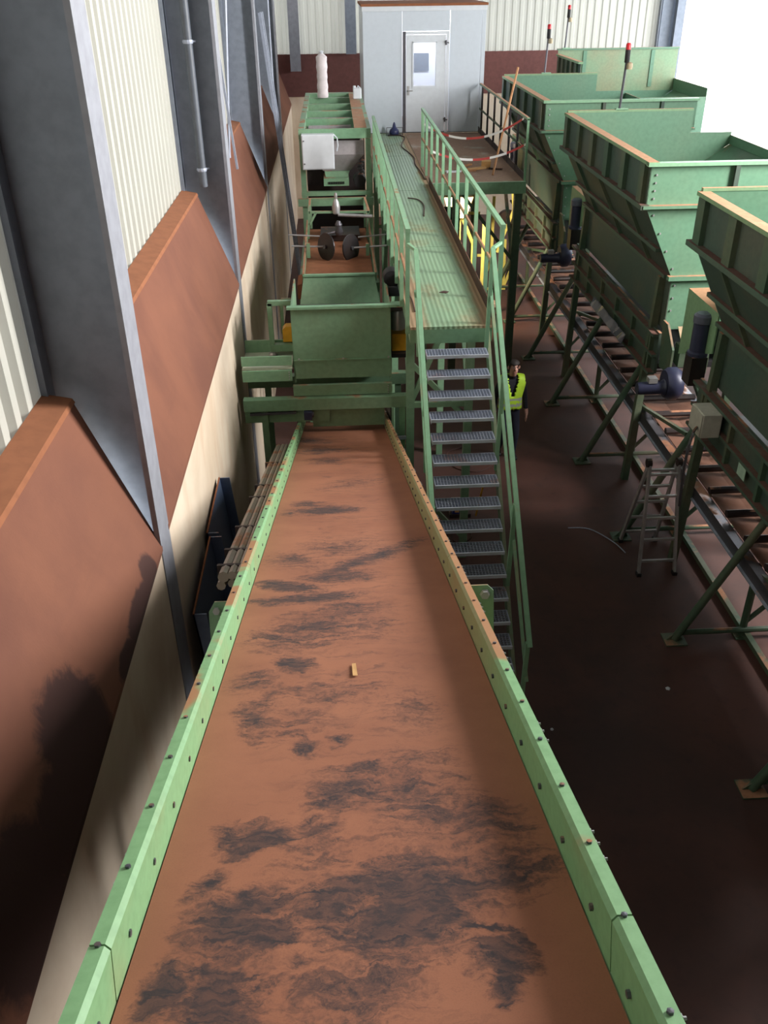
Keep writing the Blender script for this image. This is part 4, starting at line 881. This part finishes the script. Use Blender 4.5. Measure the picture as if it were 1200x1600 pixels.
MB().lathe((4.05, 21.8, 1.9), [(0, -.1), (.22, -.1), (.24, 0), (.22, .1), (0, .1)], 16, 'Y').build('return_drum', DARK, t, True)
tag(MB().lathe((3.5, 21.0, .02), [(.26, 0), (.3, .05), (.26, .12), (.18, .13), (.16, .06), (.17, 0)], 18).build('cable_coil', plain('pale_coil', lin(200, 176, 160), .6), None, True), 'coil of pale cable on the lit floor below the platform', 'cable coil')
t = thing('work_light', (2.3, 19.3, 0), 'bright halogen work light on a stand below the walkway edge', 'work light')
for a in range(3): MB().tube((2.25+.3*math.cos(a*2.1), 19.2+.3*math.sin(a*2.1), 0), (2.25, 19.2, .5), .014, 6).build('tripod_leg', STEEL, t)
MB().tube((2.25, 19.2, .45), (2.25, 19.2, 2.55), .016, 8).build('stand', STEEL, t, True)
MB().box((2.12, 19.12, 2.55), (2.38, 19.2, 2.80)).build('housing', BLACK, t)
MB().box((2.13, 19.2, 2.56), (2.37, 19.215, 2.79)).build('lamp_glass', plain('halogen_glow', (1, .86, .66, 1), .5, 0, 40), t)
l = bpy.data.lights.new('work_lamp', 'SPOT'); l.energy = 900; l.spot_size = 2.1; l.spot_blend = .6; l.color = (1, .82, .56); l.shadow_soft_size = .12
lo = bpy.data.objects.new('work_lamp', l); C.objects.link(lo); lo.location = (2.26, 19.24, 2.68); lo.rotation_euler = Vector((.55, .72, -.62)).to_track_quat('-Z', 'Y').to_euler()

# ------------------------------------------------------------------ clutter on the floor
t = thing('blue_toolbox', (1.65, 11.4, 0), 'small blue power tool with tray on the floor below the stairs', 'power tool')
MB().box((1.5, 11.3, 0), (1.82, 11.55, .06)).build('tray', DARK, t)
MB().prism([(1.54, 11.33, .06), (1.78, 11.33, .06), (1.74, 11.33, .2), (1.6, 11.33, .22)], (0, .18, 0)).build('body', plain('tool_blue', lin(44, 56, 140), .4), t)
MB().bar((1.53, 11.42, .27), (1.8, 11.42, .27), .03).bar((1.55, 11.42, .06), (1.53, 11.42, .27), .02).bar((1.78, 11.42, .06), (1.8, 11.42, .27), .02).build('handle', ALU, t)
MB().box((1.58, 11.3, .1), (1.64, 11.33, .18)).build('label_plate', WOOD, t)
tag(MB().path(smooth([(1.55, 11.2, .01), (1.4, 10.9, .01), (1.55, 10.6, .01), (1.75, 10.75, .01), (1.7, 11.0, .01), (1.5, 10.9, .01), (1.45, 10.5, .01)]), .012).build('power_cord', CORD), 'coiled dark cord on the floor below the stairs', 'cord')
tag(MB().path(smooth([(2.0, 13.6, .01), (1.7, 13.4, .01), (1.75, 12.9, .01), (2.1, 12.7, .01), (2.4, 12.9, .01)]), .012).build('power_cord', CORD), 'dark cord loop on the floor behind the stairs', 'cord')
tag(MB().path(smooth([(3.2, 10.9, .01), (3.5, 10.85, .01), (3.75, 10.5, .01), (3.85, 10.2, .01)]), .008).build('thin_wire', GALV), 'thin pale wire on the floor beside the folding ladder', 'wire')
tag(MB().bar((1.66, 9.9, .9), (1.68, 9.6, 1.5), .018).build('yellow_stick', ORNG), 'thin yellow stick hanging beside the stair stringer', 'stick')
for x, y, r, lab in ((3.55, 7.45, .03, 'small white scrap on the dark floor right of the stairs'), (2.1, 6.9, .02, 'tiny pale chip on the floor near the stair foot')):
    tag(MB().lathe((x, y, 0), [(r, 0), (r*.8, .012), (0, .016)], 5).build('paper_scrap', WHITE), lab, 'scrap')

# ------------------------------------------------------------------ person in a high-visibility vest
def person(loc, rz):
    t = thing('person', loc, 'person in a yellow-green safety vest and dark clothes walking beside the stairs, looking down', 'person', rot=(0, 0, rz))
    J = [ # name, pos, radius(x,y), parent, region
     ('pelvis', (0, 0, .95), (.15, .105), None), ('spine', (0, -.005, 1.13), (.15, .105), 0), ('chest', (0, -.01, 1.33), (.165, .115), 1), ('nb', (0, -.02, 1.47), (.07, .065), 2), ('neck', (0, -.05, 1.53), (.055, .055), 3), ('head', (0, -.085, 1.61), (.072, .09), 4), ('headt', (0, -.085, 1.685), (.07, .085), 5), ('crown', (0, -.075, 1.735), (.04, .05), 6)]
    for sg in (1, -1):
        b = len(J)
        J += [('sh', (sg*.175, .0, 1.42), (.068, .068), 2), ('el', (sg*.245, .03, 1.13), (.048, .048), b), ('wr', (sg*.27, -.03, .89), (.033, .036), b+1), ('palm', (sg*.275, -.05, .82), (.022, .04), b+2)]
        for k, (dy, dz, ln) in enumerate(((-.03, -.02, .06), (-.012, -.035, .072), (.008, -.035, .068), (.024, -.03, .055))):
            n = len(J); J += [('f1', (sg*.272, -.05+dy, .80+dz), (.011, .011), b+3), ('f2', (sg*.262, -.05+dy-.006, .80+dz-ln), (.008, .008), n)]
        n = len(J); J += [('t1', (sg*.26, -.095, .82), (.012, .012), b+3), ('t2', (sg*.25, -.11, .775), (.009, .009), n)]
    for sg, ky, ay, ty in ((1, -.10, .0, -.17), (-1, -.02, .16, .01)):
        b = len(J)
        J += [('hip', (sg*.09, 0, .88), (.095, .095), 0), ('knee', (sg*.1, ky, .5), (.06, .062), b), ('ank', (sg*.105, ay, .10), (.042, .045), b+1), ('toe', (sg*.115, ty, .05), (.042, .035), b+2)]
    me = bpy.data.meshes.new('body'); me.from_pydata([Vector(j[1]) for j in J], [(j[3], i) for i, j in enumerate(J) if j[3] is not None], [])
    tmp = bpy.data.objects.new('body_tmp', me); C.objects.link(tmp)
    sk = tmp.modifiers.new('skin', 'SKIN'); sk.use_smooth_shade = True
    if not me.skin_vertices: bpy.context.view_layer.objects.active = tmp
    for i, j in enumerate(J):
        v = me.skin_vertices[0].data[i]; v.radius = j[2]; v.use_root = (i == 0)
    sb = tmp.modifiers.new('sub', 'SUBSURF'); sb.levels = 3; sb.render_levels = 3
    dg = bpy.context.evaluated_depsgraph_get(); dg.update()
    m2 = bpy.data.meshes.new_from_object(tmp.evaluated_get(dg)); m2.name = 'body'
    bpy.data.objects.remove(tmp)
    o = bpy.data.objects.new('body', m2); C.objects.link(o); o.parent = t
    m2.materials.clear()
    for m in (plain('dark_jacket', lin(30, 28, 40), .8), plain('skin_tone', lin(206, 156, 138), .6), plain('navy_trousers', lin(36, 40, 58), .8), plain('black_shoes', lin(20, 20, 22), .5)): m2.materials.append(m)
    zmin = min(v.co.z for v in m2.vertices)
    for v in m2.vertices: v.co.z -= zmin
    for p in m2.polygons:
        c = p.center; p.use_smooth = True
        p.material_index = 1 if (c.z > 1.5 or (abs(c.x) > .2 and c.z < .895)) else (3 if c.z < .11 else (2 if c.z < .98 and abs(c.x) < .21 else 0))
    # vest: shell pushed off the torso
    sel = []
    for p in m2.polygons:
        c = p.center
        vneck = c.y < 0 and c.z > 1.1 and abs(c.x) < (c.z-1.1)*.26
        if .93 < c.z < 1.475 and abs(c.x) < (.2 if c.z < 1.3 else .19) and not vneck and not (abs(c.x) > .06 and c.z > 1.47): sel.append(p)
    idx = {}; vs = []; fs = []; mi = []
    for p in sel:
        f = []
        for vi in p.vertices:
            if vi not in idx:
                v = m2.vertices[vi]; idx[vi] = len(vs); vs.append(v.co+v.normal*.022)
            f.append(idx[vi])
        fs.append(f); z = p.center.z; mi.append(1 if (.985 < z < 1.03 or 1.085 < z < 1.13) else 0)
    vm = bpy.data.meshes.new('safety_vest'); vm.from_pydata(vs, [], fs)
    vm.materials.append(plain('hi_vis_yellow', lin(190, 232, 60), .6)); vm.materials.append(plain('reflective_grey', lin(170, 178, 168), .35))
    for p, k in zip(vm.polygons, mi): p.material_index = k; p.use_smooth = True
    vo = bpy.data.objects.new('safety_vest', vm); C.objects.link(vo); vo.parent = t
    so = vo.modifiers.new('thick', 'SOLIDIFY'); so.thickness = .012; so.offset = 1
    # face and hair
    HB = Vector((0, -.085, 1.64))
    h = MB(); n = 14; rings = []
    for k in range(8):
        ph = PI*.5*k/7
        for i in range(n):
            a = 2*PI*i/n; front = max(0, -math.sin(a))
            r = math.cos(ph); z = .02+.125*math.sin(ph)-(0 if front > .4 else .07*(1-ph/(PI/2)))
            if front > .4: z = .075+.07*math.sin(ph)
            h.v.append(HB+Vector((.09*r*math.cos(a), .108*r*math.sin(a)+.012, z)))
    h.f = [(k*n+i, k*n+(i+1) % n, (k+1)*n+(i+1) % n, (k+1)*n+i) for k in range(7) for i in range(n)]
    h.build('hair', plain('dark_hair', lin(34, 26, 24), .7), t, True)
    sk2 = MATS['skin_tone']
    h = MB().lathe(HB+Vector((0, -.1, -.005)), [(0, -.03), (.012, -.025), (.016, 0), (.02, .02), (.0, .05)], 8); h.v = [Vector(v) for v in h.v]; h.build('nose', sk2, t, True)
    for sg in (1, -1):
        MB().lathe(HB+Vector((sg*.085, .01, .0)), [(0, -.03), (.016, -.02), (.02, .005), (.012, .03), (0, .033)], 8).build('ear', sk2, t, True)
        MB().lathe(HB+Vector((sg*.032, -.092, .03)), [(0, -.006), (.012, -.003), (.014, 0), (.01, .005), (0, .006)], 8).build('eye', BLACK, t, True)
        MB().box(HB+Vector((sg*.034-.02, -.1, .045)), HB+Vector((sg*.034+.02, -.085, .053))).build('eyebrow', MATS['dark_hair'], t)
    MB().box(HB+Vector((-.024, -.098, -.052)), HB+Vector((.024, -.088, -.044))).build('mouth', plain('lips', lin(150, 90, 84), .6), t)
    return t
person((2.68, 13.19, 0), math.radians(6))
